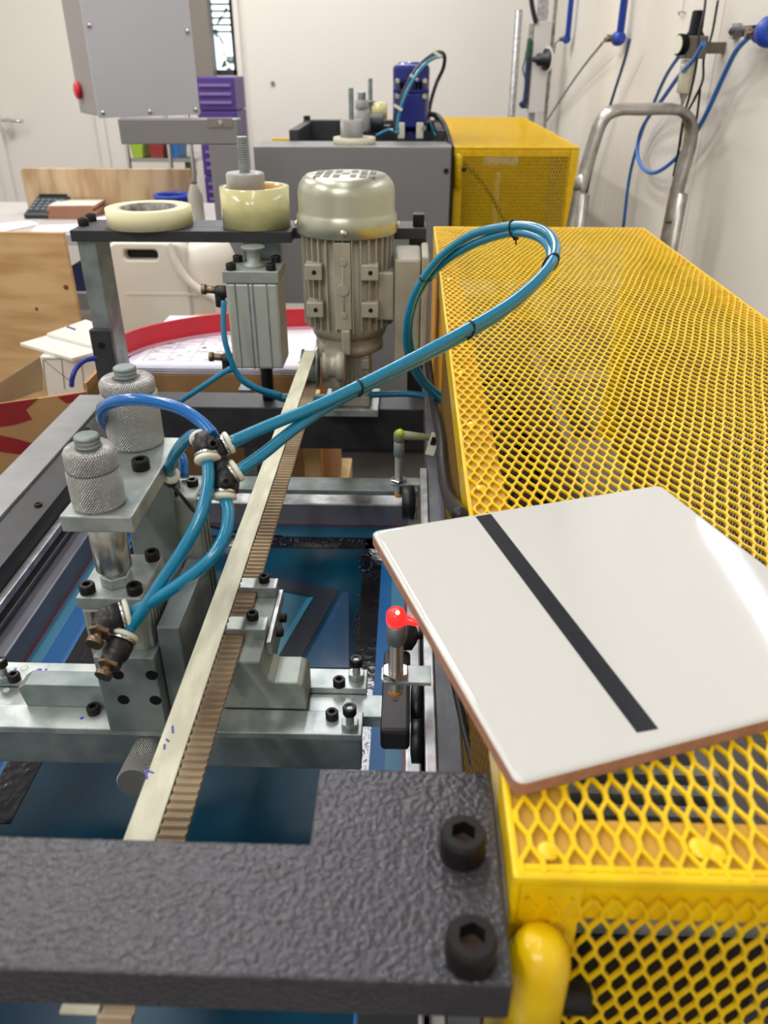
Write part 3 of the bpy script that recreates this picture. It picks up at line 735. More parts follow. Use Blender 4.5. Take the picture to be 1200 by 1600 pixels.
# ================================================================== FRONT AIR CYLINDER ASSEMBLY
AZ = -.247
A0 = az(93, 804, AZ); A1 = az(208, 810, AZ); A2 = az(279, 683, AZ)
print('T plate', A0, A1, A2)
ya0 = (A0.y + A1.y) / 2; ya1 = A2.y; xa0 = A0.x; xa1 = (A1.x + A2.x) / 2
asm = thing('pneumatic_cylinder', 'upright pneumatic lift cylinder with two knurled knobs on the carriage', 'pneumatic cylinder', ((xa0 + xa1) / 2, ya0 + .03, KZ))
part(asm, 'yoke_plate', MB().prism([(xa0, ya0), (xa1, ya0), (xa1, ya1), (xa0 + .004, ya1)], AZ - .012, AZ), M_zinc, bev=.0012, label='zinc plated yoke plate')
def knob(par, qx, qy, r, rows, stud):
    """base centre px, radius, list of image rows for (groove, top of collar), stud"""
    c = az(qx, qy, AZ); zs = [AZ] + [zat(v, c.x, c.y) for v in rows]
    g = .0012
    prof = [(r * .93, 0), (r, .002), (r, zs[1] - AZ - .001), (r * .93, zs[1] - AZ)]
    part(par, 'adjusting_knob', MB().lathe((c.x, c.y, AZ), (0, 0, 1), prof, 48), M_knurl, label='knurled cylindrical knob')
    H = zs[2] - zs[1]
    prof = [(r * .9, 0), (r * .97, .0015), (r * .97, H - .003), (r * .90, H - .001), (r * .84, H), (r * .5, H)]
    part(par, 'lock_collar', MB().lathe((c.x, c.y, zs[1] + .0003), (0, 0, 1), prof, 48), M_knurl, label='knurled lock collar')
    b = MB(); thread(b, (c.x, c.y, zs[2]), (0, 0, 1), stud, zs[3] - zs[2], .0024)
    part(par, 'threaded_stud', b, M_zincd)
    return c
kn1 = knob(asm, 156, 786, .0166, (731, 698, 679), .0078)
kn2 = knob(asm, 214, 691, .0200, (611, 590, 572), .0080)
q = az(221, 732, AZ); screw(asm, (q.x, q.y, AZ), .0062, .0075)
# rod, head, body
q0 = Vector((kn1.x + .001, kn1.y, 0))
part(asm, 'piston_rod', MB().cyl((q0.x, q0.y, -.296), (q0.x, q0.y, AZ - .012), .0118, n=32), M_rod, label='ground steel rod')
HZ = -.308
b = MB(); hexnut(b, (q0.x, q0.y, HZ), .0105, .008); b.cyl((q0.x, q0.y, HZ), (q0.x, q0.y, HZ + .014), .007)
part(asm, 'rod_nut', b, M_zinc)
H0 = az(120, 930, HZ); H1 = az(222, 940, HZ); H2 = az(252, 866, HZ)
print('head', H0, H1, H2)
hx0 = H0.x; hx1 = (H1.x + H2.x) / 2; hy0 = (H0.y + H1.y) / 2; hy1 = H2.y
part(asm, 'end_cap', MB().box(hx0, hx1, hy0, hy1, HZ - .009, HZ), M_zinc, bev=.0008)
for (sx, sy) in ((0, 0), (1, 0), (1, 1), (0, 1)):
    screw(asm, (hx0 + .006 + sx * (hx1 - hx0 - .012), hy0 + .007 + sy * (hy1 - hy0 - .013), HZ), .0052, .0065)
part(asm, 'cylinder_body', MB().box(hx0 + .001, hx1 - .001, hy0 + .001, hy1 - .001, -.375, HZ - .0095), M_cast, bev=.003, label='extruded cylinder body')
b = MB()
for k in range(7): b.box(hx1 - .001, hx1 + .0015, hy0 + .004 + k * .006, hy0 + .007 + k * .006, -.372, HZ - .011)
part(asm, 'body_rib', b, M_zinc)
part(asm, 'body_label', MB().box(hx0 + .008, hx1 - .010, hy0 - .0006, hy0 + .0008, HZ - .020, HZ - .012), M_brass)
part(asm, 'bottom_cap', MB().box(hx0 + .002, hx1 - .001, hy0 + .0, hy1, -.388, -.3755), M_zinc, bev=.0008)
# drilled face block
B0 = az(172, 1142, KZ); fx_0 = B0.x; fx_1 = az(263, 1140, KZ).x; zt_b = zat(1030, -.14, B0.y)
print('face block', fx_0, fx_1, B0.y, zt_b)
part(asm, 'drilled_block', MB().box(fx_0, fx_1, B0.y, B0.y + .03, KZ, zt_b), M_zincd, bev=.0008, label='blue-grey block with four drilled holes')
for (qx, qy) in ((184, 1054), (237, 1055), (193, 1093), (243, 1094)):
    q = ay(qx, qy, B0.y); part(asm, 'drilled_hole', MB().cyl((q.x, q.y - .0004, q.z), (q.x, q.y + .001, q.z), .0042, n=20), M_black)
# guide slab and slim second actuator behind
g0 = az(232, 770, AZ - .012); yg = ya1 - .02
part(asm, 'guide_slab', MB().box(xa0 + .006, xa1 - .003, ya1 - .030, ya1 - .006, KZ, AZ - .0125), M_zincd, bev=.001)
part(asm, 'guide_slab', MB().box(fx_1 + .0005, fx_1 + .016, B0.y + .012, ya1 - .031, KZ, -.335), M_zincd, bev=.001)
ex = ac(285, 760, .60)
part(asm, 'slim_actuator', MB().box(ex.x - .016, ex.x + .012, ex.y - .012, ex.y + .020, KZ, ex.z - .004), M_cast, bev=.002)
for k in range(3): part(asm, 'actuator_rib', MB().box(ex.x + .012, ex.x + .0135, ex.y - .009 + k * .009, ex.y - .005 + k * .009, KZ, ex.z - .006), M_zincd)
screw(asm, (ex.x - .006, ex.y - .006, ex.z - .004), .0045, .005); screw(asm, (ex.x + .005, ex.y + .010, ex.z - .004), .0045, .005)

# ------------------------------------------------------------------ fittings and hoses
def fitting(par, p_ring, dirv, L, r, brassdir=None, Lb=.012):
    """push-in fitting: white collet at p_ring, plastic body running away along dirv"""
    d = Vector(dirv).normalized(); p = Vector(p_ring)
    part(par, 'collet', MB().lathe(p, d, [(r * .55, 0), (r * 1.0, .0005), (r * 1.05, .002), (r * .95, .0035)], 24), M_white)
    part(par, 'metal_band', MB().lathe(p + d * .0036, d, [(r * .9, 0), (r * .98, .0004), (r * .98, .0020), (r * .9, .0024)], 24), M_chrome)
    part(par, 'fitting_body', MB().lathe(p + d * .0061, d, [(r * .8, 0), (r * .95, .001), (r * .9, L * .5), (r * .75, L * .9), (r * .4, L)], 20), M_plast)
def flow_control(name, label, ring, tip, mid, group=None):
    """ring: collet point; tip: end of brass screw"""
    ring = Vector(ring); tip = Vector(tip)
    o = thing(name, label, 'air fitting', mid, 0, group)
    d = (mid - ring).normalized()
    fitting(o, ring, d, (mid - ring).length - .002, .0096)
    e = (tip - mid).normalized(); Lm = (tip - mid).length
    part(o, 'elbow', MB().ball(mid - d * .001, .0088), M_plast)
    b = MB().cyl(mid, mid + e * Lm * .45, .0072, n=20); part(o, 'neck', b, M_plast)
    b = MB(); hexnut(b, mid + e * Lm * .42, .0074, Lm * .16, e); part(o, 'hex_collar', b, M_brass)
    b = MB().cyl(mid + e * Lm * .58, mid + e * Lm * .85, .0032, n=16); part(o, 'screw_stem', b, M_brass)
    b = MB().cyl(mid + e * Lm * .80, tip, .0054, n=20); part(o, 'adjuster_cap', b, M_brass)
    return o
cA = hy0 - .006
R1 = ac(204, 958, .505); T1 = ac(146, 1008, .487)
R2 = ac(194, 990, .505); T2 = ac(160, 1058, .487)
flow_control('flow_control_valve', 'upper flow control fitting on the front cylinder with brass screw', R1, T1, ac(167, 968, .500))
flow_control('flow_control_valve', 'lower flow control fitting on the front cylinder with brass screw', R2, T2, ac(181, 1020, .498))
def hose(name, label, pts, r, m, ties=(), group=None, smooth=8, n=12):
    P = [ac(*p) for p in pts]
    c = P[0]
    b = MB().tube(P, r, n, smooth)
    if not ties: return solo(name, label, 'hose', b, m, group)
    o = thing(name, label, 'hose', c, 0, group)
    part(o, 'tubing', b, m)
    return o
# tee connectors
t1 = thing('tee_connector', 'black tee connector, upper of the pair joining the blue hoses', 'air fitting', ac(325, 700, .50))
t2 = thing('tee_connector', 'black tee connector, lower of the pair joining the blue hoses', 'air fitting', ac(350, 745, .50))
CT = .50
def leg(par, a, b_, r):
    a = Vector(a); b_ = Vector(b_); fitting(par, a, b_ - a, (b_ - a).length, r)
leg(t1, ac(325, 722, CT - .004), ac(320, 690, CT), .0080)
leg(t1, ac(312, 682, CT + .006), ac(320, 700, CT), .0070)
leg(t1, ac(361, 690, CT + .004), ac(328, 706, CT), .0072)
part(t1, 'tee_body', MB().cyl(ac(318, 688, CT), ac(323, 712, CT), .0070).cyl(ac(326, 700, CT), ac(345, 722, CT + .003), .0055), M_plast)
part(t1, 'mount_lug', MB().ring(ac(333, 693, CT - .010), ray(333, 693), .0018, .0038, .006, 16), M_plast)
leg(t2, ac(350, 781, CT - .003), ac(351, 745, CT), .0078)
leg(t2, ac(374, 733, CT + .002), ac(350, 748, CT), .0076)
part(t2, 'tee_body', MB().cyl(ac(351, 772, CT), ac(352, 742, CT), .0072).cyl(ac(352, 748, CT), ac(366, 740, CT + .001), .0066).cyl(ac(352, 745, CT), ac(344, 722, CT + .003), .006), M_plast)
part(t2, 'mount_lug', MB().ring(ac(353, 753, CT - .011), ray(353, 753), .0018, .0036, .007, 16).cyl(ac(356, 760, CT), ac(372, 762, CT), .004), M_plast)
HR = .0040
hose('air_hose', 'teal air hose from the lower tee curving down to the upper flow fitting', [(351, 778, .498), (357, 800, .49), (352, 835, .482), (330, 872, .478), (290, 905, .482), (245, 935, .492), (200, 960, .506)], HR, M_hose)
hose('air_hose', 'teal air hose from the upper tee curving down to the lower flow fitting', [(325, 720, .497), (325, 760, .49), (312, 810, .485), (285, 860, .485), (255, 905, .49), (222, 955, .497), (193, 993, .506)], HR, M_hose)
loopA = [(358, 692, .50), (420, 665, .515), (500, 632, .53), (600, 583, .55), (700, 530, .565), (790, 478, .585), (845, 432, .60), (868, 396, .62), (860, 368, .645), (830, 354, .67), (790, 354, .70), (735, 368, .74), (685, 405, .78), (650, 455, .81), (636, 505, .84), (637, 550, .88), (655, 592, .93), (690, 628, .98), (715, 660, 1.02)]
loopB = [(372, 736, .50), (410, 710, .51), (460, 670, .525), (520, 630, .542), (600, 590, .56), (700, 538, .578), (780, 492, .598), (840, 440, .612), (861, 402, .632), (850, 376, .655), (820, 364, .68), (785, 366, .71), (735, 384, .75), (690, 413, .79), (656, 455, .82), (640, 505, .85), (644, 552, .89), (664, 596, .94), (700, 626, .99), (722, 655, 1.03)]
hA = hose('air_hose', 'long teal air hose looping over the cage from the upper tee', loopA, HR, M_hose, ties=(1,))
hB = hose('air_hose', 'long teal air hose looping over the cage from the lower tee', loopB, HR, M_hose, ties=(1,))
SA = spline([ac(*p) for p in loopA], 8); SB = spline([ac(*p) for p in loopB], 8)
def tie(px, py):
    def proj(P): c = P.dot(Fv); return 600 + F_PX * P.dot(Rv) / c, 800 - F_PX * P.dot(Uv) / c
    def best(S): return min(range(1, len(S) - 1), key=lambda i: (proj(S[i])[0] - px) ** 2 + (proj(S[i])[1] - py) ** 2)
    i = best(SA); a = SA[i]; t = (SA[i + 1] - SA[i - 1]).normalized()
    j = min(range(len(SB)), key=lambda k: (SB[k] - a).length); bb = SB[j]
    u = (bb - a); u = (u - t * u.dot(t)); Ld = u.length; u.normalize(); v = t.cross(u); m = a + u * Ld / 2
    ro = Ld / 2 + HR + .0006; rv = HR + .0007
    pts = [m + u * ro * math.cos(k * math.pi / 12) + v * rv * math.sin(k * math.pi / 12) for k in range(25)]
    b = MB().tube([p - t * 0 for p in pts], .0009, 8, 0)
    b.obox(m + u * ro, (.004, .004, .003), Matrix((u, t, v)).transposed())
    b.beam(m + u * ro, m + u * (ro + .006) + v * .001, .0012, .0008, t)
    return b
for k, (qx, qy, lb) in enumerate(((567, 604, 'black cable tie round the two teal hoses nearest the tees'), (735, 512, 'black cable tie round the hoses over the cage edge'), (866, 405, 'black cable tie at the right end of the hose loop'), (800, 356, 'black cable tie at the top of the hose loop'), (662, 440, 'black cable tie on the hoses beside the motor terminal box'))):
    solo('cable_tie', lb, 'cable tie', tie(qx, qy), M_plast)
hose('air_hose', 'bright blue air hose arching in front of the larger knurled knob', [(333, 680, .50), (315, 660, .505), (285, 640, .51), (245, 628, .515), (205, 624, .52), (172, 630, .53), (158, 645, .55), (166, 664, .58), (190, 676, .61), (240, 700, .63), (282, 712, .62), (288, 745, .615)], HR, M_hoseb)
hose('air_hose', 'short dark teal air hose from the upper tee to the slim actuator', [(311, 680, .507), (298, 682, .515), (280, 700, .53), (268, 722, .55), (265, 742, .57)], HR, M_hose)
hose('sensor_cable', 'thin black cable hanging beside the slim actuator', [(262, 752, .58), (275, 765, .58), (290, 783, .585), (305, 800, .60), (330, 822, .66), (400, 835, .78), (440, 838, .85)], .0014, M_plast)
# slim actuator's own fitting
o = thing('push_fitting', 'black push-in fitting on top of the slim actuator', 'air fitting', ac(268, 752, .575))
fitting(o, ac(267, 741, .565), ac(268, 758, .59) - ac(267, 741, .565), .014, .0062)

# ================================================================== SENSORS
def sensor(label, px, py_top, py_bot, c, capm, capl, glow, arm_to):
    """inductive sensor: cap, nut, threaded barrel through a flat bracket"""
    pt_ = ac(px, py_top, c); X0, Y0 = pt_.x, pt_.y
    zt_ = pt_.z; zb = zat(py_bot, X0, Y0); H = zt_ - zb
    o = thing('proximity_sensor', label, 'sensor', (X0, Y0, zb))
    r = .0058
    part(o, 'plug_cap', MB().lathe((X0, Y0, zt_ - H * .16), (0, 0, 1), [(r * .9, 0), (r * 1.15, .001), (r * 1.15, H * .11), (r * .8, H * .15), (r * .3, H * .16)], 24), capm, label=capl)
    part(o, 'coupling_nut', MB().lathe((X0, Y0, zb + H * .62), (0, 0, 1), [(r, 0), (r * 1.1, .001), (r * 1.1, H * .2), (r * .9, H * .215)], 24), M_zincd)
    b = MB(); thread(b, (X0, Y0, zb + H * .05), (0, 0, 1), r * .92, H * .57, .0012); part(o, 'threaded_barrel', b, M_chrome)
    part(o, 'sensing_face', MB().cyl((X0, Y0, zb), (X0, Y0, zb + H * .05), r * .85), mat('orange sensing face', (214, 140, 20), .4))
    zn = zb + H * .22
    b = MB(); hexnut(b, (X0, Y0, zn + .0016), .0100, .0035); part(o, 'hex_nut', b, M_chrome)
    part(o, 'bracket', MB().prism([(X0 - .010, Y0 - .006), (X0 - .007, Y0 - .009), (arm_to, Y0 - .009), (arm_to, Y0 + .009), (X0 - .007, Y0 + .009), (X0 - .010, Y0 + .006)], zn - .0015, zn + .0015), M_zinc, bev=.0004)
    return o, X0, Y0, zt_, zb, H
M_redg = mat('red glowing plug', (255, 40, 40), .15, emit=1.6, ior=1.5)
s1, sx, sy, szt, szb, sH = sensor('proximity sensor glowing red beside the white tile', 619, 952, 1082, .53, M_redg, 'translucent plug lit red by its lamp', 1, r0 + .004)
M_redl = mat('lamp spark', (255, 170, 90), .3, emit=12)
part(s1, 'lamp', MB().ball((sx + .001, sy - .004, szt + .0003), .0014), M_redl, label='bright indicator lamp')
part(s1, 'plug_arm', MB().cyl((sx, sy, szt - sH * .10), (sx + .030, sy - .004, szt - sH * .13), .0032), M_redg, label='red lit plug arm')
part(s1, 'cable', MB().tube([(sx + .028, sy - .004, szt - sH * .13), (sx + .05, sy + .01, szt - .03), (sx + .055, sy + .03, szt - .10)], .0022, 8), M_plast)
M_olive = mat('olive plug', (128, 128, 92), .4)
s2, tx_, ty_, tzt, tzb, tH = sensor('unlit proximity sensor with olive plug below the far motor', 624, 672, 775, .92, M_olive, 'olive plug with green light window', 0, r1)
part(s2, 'plug_arm', MB().cyl((tx_, ty_, tzt - .006), (tx_ + .036, ty_ - .002, tzt - .008), .0058, .0036), M_olive)
part(s2, 'light_window', MB().ball((tx_ + .001, ty_ - .003, tzt - .0015), .0042), mat('green window', (150, 190, 30), .4, emit=.25))
part(s2, 'cable', MB().tube([(tx_ + .034, ty_ - .002, tzt - .008), (tx_ + .06, ty_ - .01, tzt - .014), (tx_ + .075, ty_ - .012, tzt - .018)], .0028, 8), M_plast)
q = ac(676, 694, .9)
part(s2, 'cable_label', MB().obox((q.x, q.y, q.z), (.010, .0008, .028), Matrix.Rotation(.25, 3, 'Y')), M_white, label='small white cable tag')
part(s2, 'label_mark', MB().obox((q.x + .001, q.y - .0008, q.z + .004), (.006, .0006, .010), Matrix.Rotation(.25, 3, 'Y')), M_black)
# far wheel block by the second sensor
q = ac(636, 785, .93)
solo('guide_wheel', 'black guide wheel under the olive sensor at the rail end', 'wheel', MB().lathe((q.x - .006, q.y, q.z), (1, 0, 0), [(.010, 0), (.020, .001), (.020, .014), (.010, .016)], 28), M_plast)
# black conduit running down between frame and cage
hose('drain_cable', 'thick black cable drooping between the frame and the yellow cage', [(668, 560, 1.08), (676, 620, 1.0), (688, 680, .82), (692, 730, .74), (699, 770, .65), (716, 800, .51), (719, 806, .50)], .0052, M_plast)
hose('drain_cable', 'black cable running beside the front end of the rail', [(700, 1020, .50), (722, 1120, .49), (742, 1200, .47), (748, 1230, .47)], .0026, M_plast)
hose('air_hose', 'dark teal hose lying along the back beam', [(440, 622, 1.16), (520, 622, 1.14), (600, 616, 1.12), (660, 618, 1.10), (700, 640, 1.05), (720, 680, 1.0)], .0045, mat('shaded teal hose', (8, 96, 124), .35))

# ================================================================== GEARED MOTOR
MY = 1.09
mc = ay(545, 470, MY); MX = mc.x
def mz(y, dy=0): return zat(y, MX, MY + dy)
mo = thing('gear_motor', 'grey geared electric motor with round metal fan cover on the back beam', 'electric motor', (MX, MY, mz(640)))
R_ = .0635
z_top = mz(272); z_rim = mz(366, -R_) + .004; z_rim0 = mz(376, -R_)
z_sh = mz(286, -R_ * .9)
b = MB().lathe((MX, MY, z_rim0), (0, 0, 1), [(R_ * 1.02, 0), (R_ * 1.035, .001), (R_ * 1.035, .020), (R_ * 1.0, .024), (R_ * .985, .028), (R_ * .985, (z_top - z_rim0) - .020), (R_ * .955, (z_top - z_rim0) - .011), (R_ * .88, (z_top - z_rim0) - .004), (R_ * .80, (z_top - z_rim0)), (1e-5, (z_top - z_rim0) + .0005)], 64)
fc = part(mo, 'fan_cover', b, M_cap, label='satin silver domed fan cover')
M_slot = mat('dark vent slots', (84, 82, 74), .5)
for col_, n_ in ((-3, 2), (-2, 3), (-1, 2), (1, 2), (2, 3), (3, 2)):
    L = [.016, .034, .042][n_ - 1] if n_ < 3 else .07
    for s in (-1, 1):
        if abs(col_) == 1: part(fc, 'vent_slot', MB().box(MX + col_ * .0105 - .004, MX + col_ * .0105 + .004, MY + s * .022 - .014, MY + s * .022 + .014, z_top, z_top + .0006), M_slot)
        else: part(fc, 'vent_slot', MB().box(MX + col_ * .0115 - .004, MX + col_ * .0115 + .004, MY + s * .019 - .017, MY + s * .019 + .017, z_top, z_top + .0006), M_slot)
part(fc, 'centre_dimple', MB().cyl((MX, MY, z_top), (MX, MY, z_top + .0014), .005), M_zincd)
for a in (-90, 0, 180): 
    d = Vector((math.cos(math.radians(a)), math.sin(math.radians(a)), 0)); p = Vector((MX, MY, z_rim0 + .009)) + d * R_ * 1.03
    part(mo, 'pan_screw', MB().lathe(p, d, [(.0048, 0), (.0045, .002), (.003, .0035), (.0008, .004)], 16), M_chrome)
z_b0 = mz(522, -.055)
z_fl1 = mz(535, -.045); z_fl0 = mz(556, -.045)
part(mo, 'stator_body', MB().lathe((MX, MY, z_b0), (0, 0, 1), [(.050, -.012), (.0535, 0), (.0545, .02), (.0555, z_rim0 - z_b0)], 64), M_motor)
b = MB()
for k in range(34):
    a = 2 * math.pi * k / 34 + .065
    d = Vector((math.cos(a), math.sin(a), 0)); 
    R3 = Matrix.Rotation(a, 3, 'Z')
    b.obox(Vector((MX, MY, (z_b0 + z_rim0) / 2 + .001)) + d * .0572, (.0090, .0018, z_rim0 - z_b0 - .004), R3)
part(mo, 'cooling_fins', b, M_motor)
# front rib panel, feet lugs
zc_m = (z_b0 + z_rim0) / 2
part(mo, 'front_rib', MB().box(MX - .012, MX + .008, MY - .0635, MY - .05, z_b0 + .008, z_rim0 - .003), M_motor, bev=.001)
b = MB().cyl((MX - .002, MY - .064, z_b0 + .03), (MX - .002, MY - .064, z_rim0 - .025), .0013, n=8)
for zz, rr_ in ((z_rim0 - .026, .005), (zc_m, .0075), (z_b0 + .028, .004)): b.cyl((MX - .002, MY - .0625, zz), (MX - .002, MY - .0665, zz), rr_, n=20)
part(mo, 'boss_strip', b, M_motor)
for sx_, xx in ((-1, MX - .040), (1, MX + .032)):
    for zz in (z_rim0 - .040, z_rim0 - .088):
        lug = part(mo, 'foot_lug', MB().box(xx - .011, xx + .011, MY - .062, MY - .035, zz - .010, zz + .010), M_motor, bev=.0015)
        part(lug, 'lug_hole', MB().cyl((xx + .001, MY - .0624, zz), (xx + .001, MY - .060, zz), .003, n=12), M_black)
part(mo, 'cable_boss', MB().box(MX - .006, MX + .006, MY - .066, MY - .045, z_b0 - .026, z_b0 + .008), M_motor, bev=.002)
# flanges
part(mo, 'end_shield', MB().lathe((MX, MY, z_fl0), (0, 0, 1), [(.040, -.004), (.047, 0), (.0475, .008), (.045, .012), (.0475, .016), (.050, .030), (.0515, z_b0 - z_fl0)], 56), M_motor)
zg0 = mz(640, -.03); zg1 = z_fl0 - .002
gx0 = ay(517, 600, MY - .035).x; gx1 = ay(578, 600, MY - .035).x
gb = part(mo, 'gearbox', MB().box(gx0, gx1, MY - .035, MY + .035, zg0 + .006, zg1), M_motor, bev=.003)
for k in range(6): part(gb, 'gearbox_rib', MB().box(gx0 + .010 + k * .0065, gx0 + .012 + k * .0065, MY - .0385, MY - .034, zg0 + .03, zg1 - .010), M_motor)
gc = (gx0 + gx1) / 2
part(gb, 'oil_plug', MB().cyl((gc, MY - .035, (zg0 + zg1) / 2 - .008), (gc, MY - .042, (zg0 + zg1) / 2 - .008), .006), M_zinc)
for (xx, zz) in ((gx0 + .006, zg1 - .012), (gx1 - .006, zg1 - .012), (gx1 - .006, zg0 + .016), (gx0 + .006, zg0 + .016)): part(gb, 'corner_boss', MB().box(xx - .0055, xx + .0055, MY - .040, MY - .034, zz - .007, zz + .007), M_motor, bev=.001)
part(mo, 'base_plate', MB().box(gx0 - .012, gx1 + .012, MY - .045, MY + .04, bzt, zg0 + .006), M_zinc, bev=.001)
# output shaft, bearing and pulley
xs0 = ux1
part(mo, 'output_flange', MB().lathe((gx0, MY - .015, zc), (-1, 0, 0), [(.026, 0), (.026, .004), (.016, .006), (.016, .014), (.013, .015)], 32), M_motor)
part(mo, 'output_shaft', MB().cyl((gx0 - .01, yb, zc), (ux0 - .008, yb, zc), .008), M_rod)
part(mo, 'drive_pulley', MB().lathe((ux0 - .003, yb, zc), (1, 0, 0), [(rr + .002, 0), (rr + .002, .002), (rr - .004, .0021), (rr - .004, ux1 - ux0 + .0035), (rr + .002, ux1 - ux0 + .0036), (rr + .002, ux1 - ux0 + .006)], 40), M_zincd)
part(mo, 'bearing_block', MB().lathe((ux1 + .0065, yb + .006, zc), (1, 0, 0), [(.012, 0), (.0185, .001), (.0185, .007), (.014, .009), (.014, .018), (.019, .020), (.019, .030)], 28), M_motor)
part(mo, 'bearing_arm', MB().box(gx0 - .004, gx0 + .02, yb + .002, MY - .0355, zc - .03, zc + .012), M_motor, bev=.003)
# terminal box
tb0 = ay(612, 450, MY); tb1 = ay(668, 450, MY)
part(mo, 'terminal_neck', MB().box(MX + .03, tb0.x + .004, MY - .042, MY + .03, mz(500, -.04), mz(424, -.04)), M_motor, bev=.003)
part(mo, 'terminal_box', MB().box(tb0.x + .0045, tb1.x - .010, MY - .046, MY + .042, mz(566, -.04), mz(402, -.04)), M_motor, bev=.004, label='square grey terminal box')
part(mo, 'terminal_lid', MB().box(tb1.x - .0095, tb1.x, MY - .048, MY + .044, mz(568, -.04), mz(398, -.04)), M_motor, bev=.003)

# ================================================================== BACK AIR CYLINDER under the top bar
BYc = 1.10
c0 = ay(357, 500, BYc - .03); c1 = ay(438, 500, BYc - .03)
zt1 = zat(443, -.15, BYc - .03); zb1 = zat(578, -.15, BYc - .03)
bxl, bxr = c0.x + .0, c1.x
rc = thing('pneumatic_cylinder', 'grey finned pneumatic cylinder hanging under the dark tape bar', 'pneumatic cylinder', ((bxl + bxr) / 2, BYc, zb1))
part(rc, 'cylinder_body', MB().box(bxl, bxr, BYc - .030, BYc + .030, zb1, zt1), mat('anodised grey', (190, 192, 184), .42, .3, .05, 30), bev=.004)
for k, xo in enumerate((.012, .030, .036, .055)): part(rc, 'body_groove', MB().box(bxl + xo, bxl + xo + .002, BYc - .0306, BYc - .029, zb1 + .001, zt1 - .001), M_zincd)
part(rc, 'end_cap', MB().box(bxl - .002, bxr + .002, BYc - .033, BYc + .033, zt1 + .0003, zt1 + .016), M_cast, bev=.001)
for (sx_, sy_) in ((0, 0), (1, 0), (0, 1), (1, 1)): screw(rc, (bxl + .009 + sx_ * (bxr - bxl - .018), BYc - .024 + sy_ * .048, zt1 + .016), .0068, .0090)
xm = (bxl + bxr) / 2
part(rc, 'rod_sleeve', MB().lathe((xm, BYc, zt1 + .016), (0, 0, 1), [(.016, 0), (.014, .003), (.009, .006), (.009, .02), (.016, bz0 - zt1 - .018), (.016, bz0 - zt1 - .0165)], 28), M_cast)
part(rc, 'back_support', MB().box(xm - .022, xm + .030, 1.145, 1.16, zt1, bz0), M_zincd)
part(rc, 'lower_rod', MB().cyl((xm + .004, BYc + .01, bzt - .01), (xm + .004, BYc + .01, zb1), .009), M_black)
for zq, py in ((zat(452, -.2, BYc), 452), (zat(556, -.2, BYc), 556)):
    part(rc, 'port_fitting', MB().cyl((bxl, BYc - .015, zq), (bxl - .016, BYc - .015, zq), .0085).cyl((bxl - .012, BYc - .015, zq + .004), (bxl - .012, BYc - .015, zq - .020), .0070), M_plast)
    part(rc, 'brass_adjuster', MB().cyl((bxl - .016, BYc - .015, zq + .002), (bxl - .030, BYc - .015, zq + .003), .0050).cyl((bxl - .030, BYc - .015, zq + .003), (bxl - .036, BYc - .015, zq + .003), .007), M_brass)
hose('air_hose', 'short vertical teal hose between the ports of the hanging cylinder', [(350, 470, 1.03), (349, 500, 1.035), (351, 530, 1.04), (360, 560, 1.05), (372, 585, 1.06), (400, 605, 1.07), (440, 618, 1.08)], .0038, M_hose)
hose('air_hose', 'teal hose slanting down left from the hanging cylinder', [(362, 575, 1.05), (345, 585, 1.06), (315, 605, 1.08), (280, 628, 1.12)], .0038, M_hose)
hose('air_hose', 'teal hose drooping right under the hanging cylinder', [(364, 574, 1.06), (380, 596, 1.07), (410, 612, 1.09), (450, 626, 1.12), (500, 630, 1.15)], .0038, M_hose)
# stud, knurled nut and the rolls of tape
q = az(383, 352, bz1 ); sX = ay(385, 300, 1.165).x; sY = 1.165
st = thing('threaded_stud', 'dark threaded stud with knurled nut standing through the clear tape roll', 'threaded stud', (sX, sY, bz1))
b = MB(); thread(b, (sX, sY, bz1), (0, 0, 1), .0078, zat(213, sX, sY) - bz1, .0028)
part(st, 'stud', b, M_zincd)
z1 = zat(300, sX, sY - .02); z2 = zat(272, sX, sY - .02)
part(st, 'knurled_nut', MB().lathe((sX, sY, z1), (0, 0, 1), [(.024, 0), (.0262, .001), (.0262, z2 - z1 - .002), (.024, z2 - z1), (.0085, z2 - z1 + .0003)], 40), M_knurl)
part(st, 'spacer', MB().cyl((sX, sY, bz1), (sX, sY, z1 - .0002), .020), M_rod)
tX = ay(400, 330, sY).x; tr = .0475
zt_t = zat(291, tX, sY)
tp = thing('packing_tape', 'thick roll of yellowish clear tape on the bar under the knurled nut', 'tape roll', (tX, sY, bz1))
part(tp, 'tape_winding', MB().ring((tX, sY, bz1 + .0003), (0, 0, 1), .038, tr, zt_t - bz1, 56), M_packing)
part(tp, 'tape_core', MB().ring((tX, sY, bz1 + .0006), (0, 0, 1), .0355, .0379, zt_t - bz1 - .002, 56), M_core, label='orange cardboard core')
mX = ay(234, 340, 1.165); mr = .0590
mk = thing('masking_tape', 'flat cream roll of masking tape on the left of the dark bar', 'tape roll', (mX.x, 1.165, bz1))
zm = .024
part(mk, 'tape_winding', MB().ring((mX.x, 1.165, bz1 + .0003), (0, 0, 1), .040, mr, zm, 64), M_masking)
part(mk, 'tape_core', MB().ring((mX.x, 1.165, bz1 + .0006), (0, 0, 1), .0375, .0399, zm - .0008, 64), M_coreg, label='grey printed inner core')

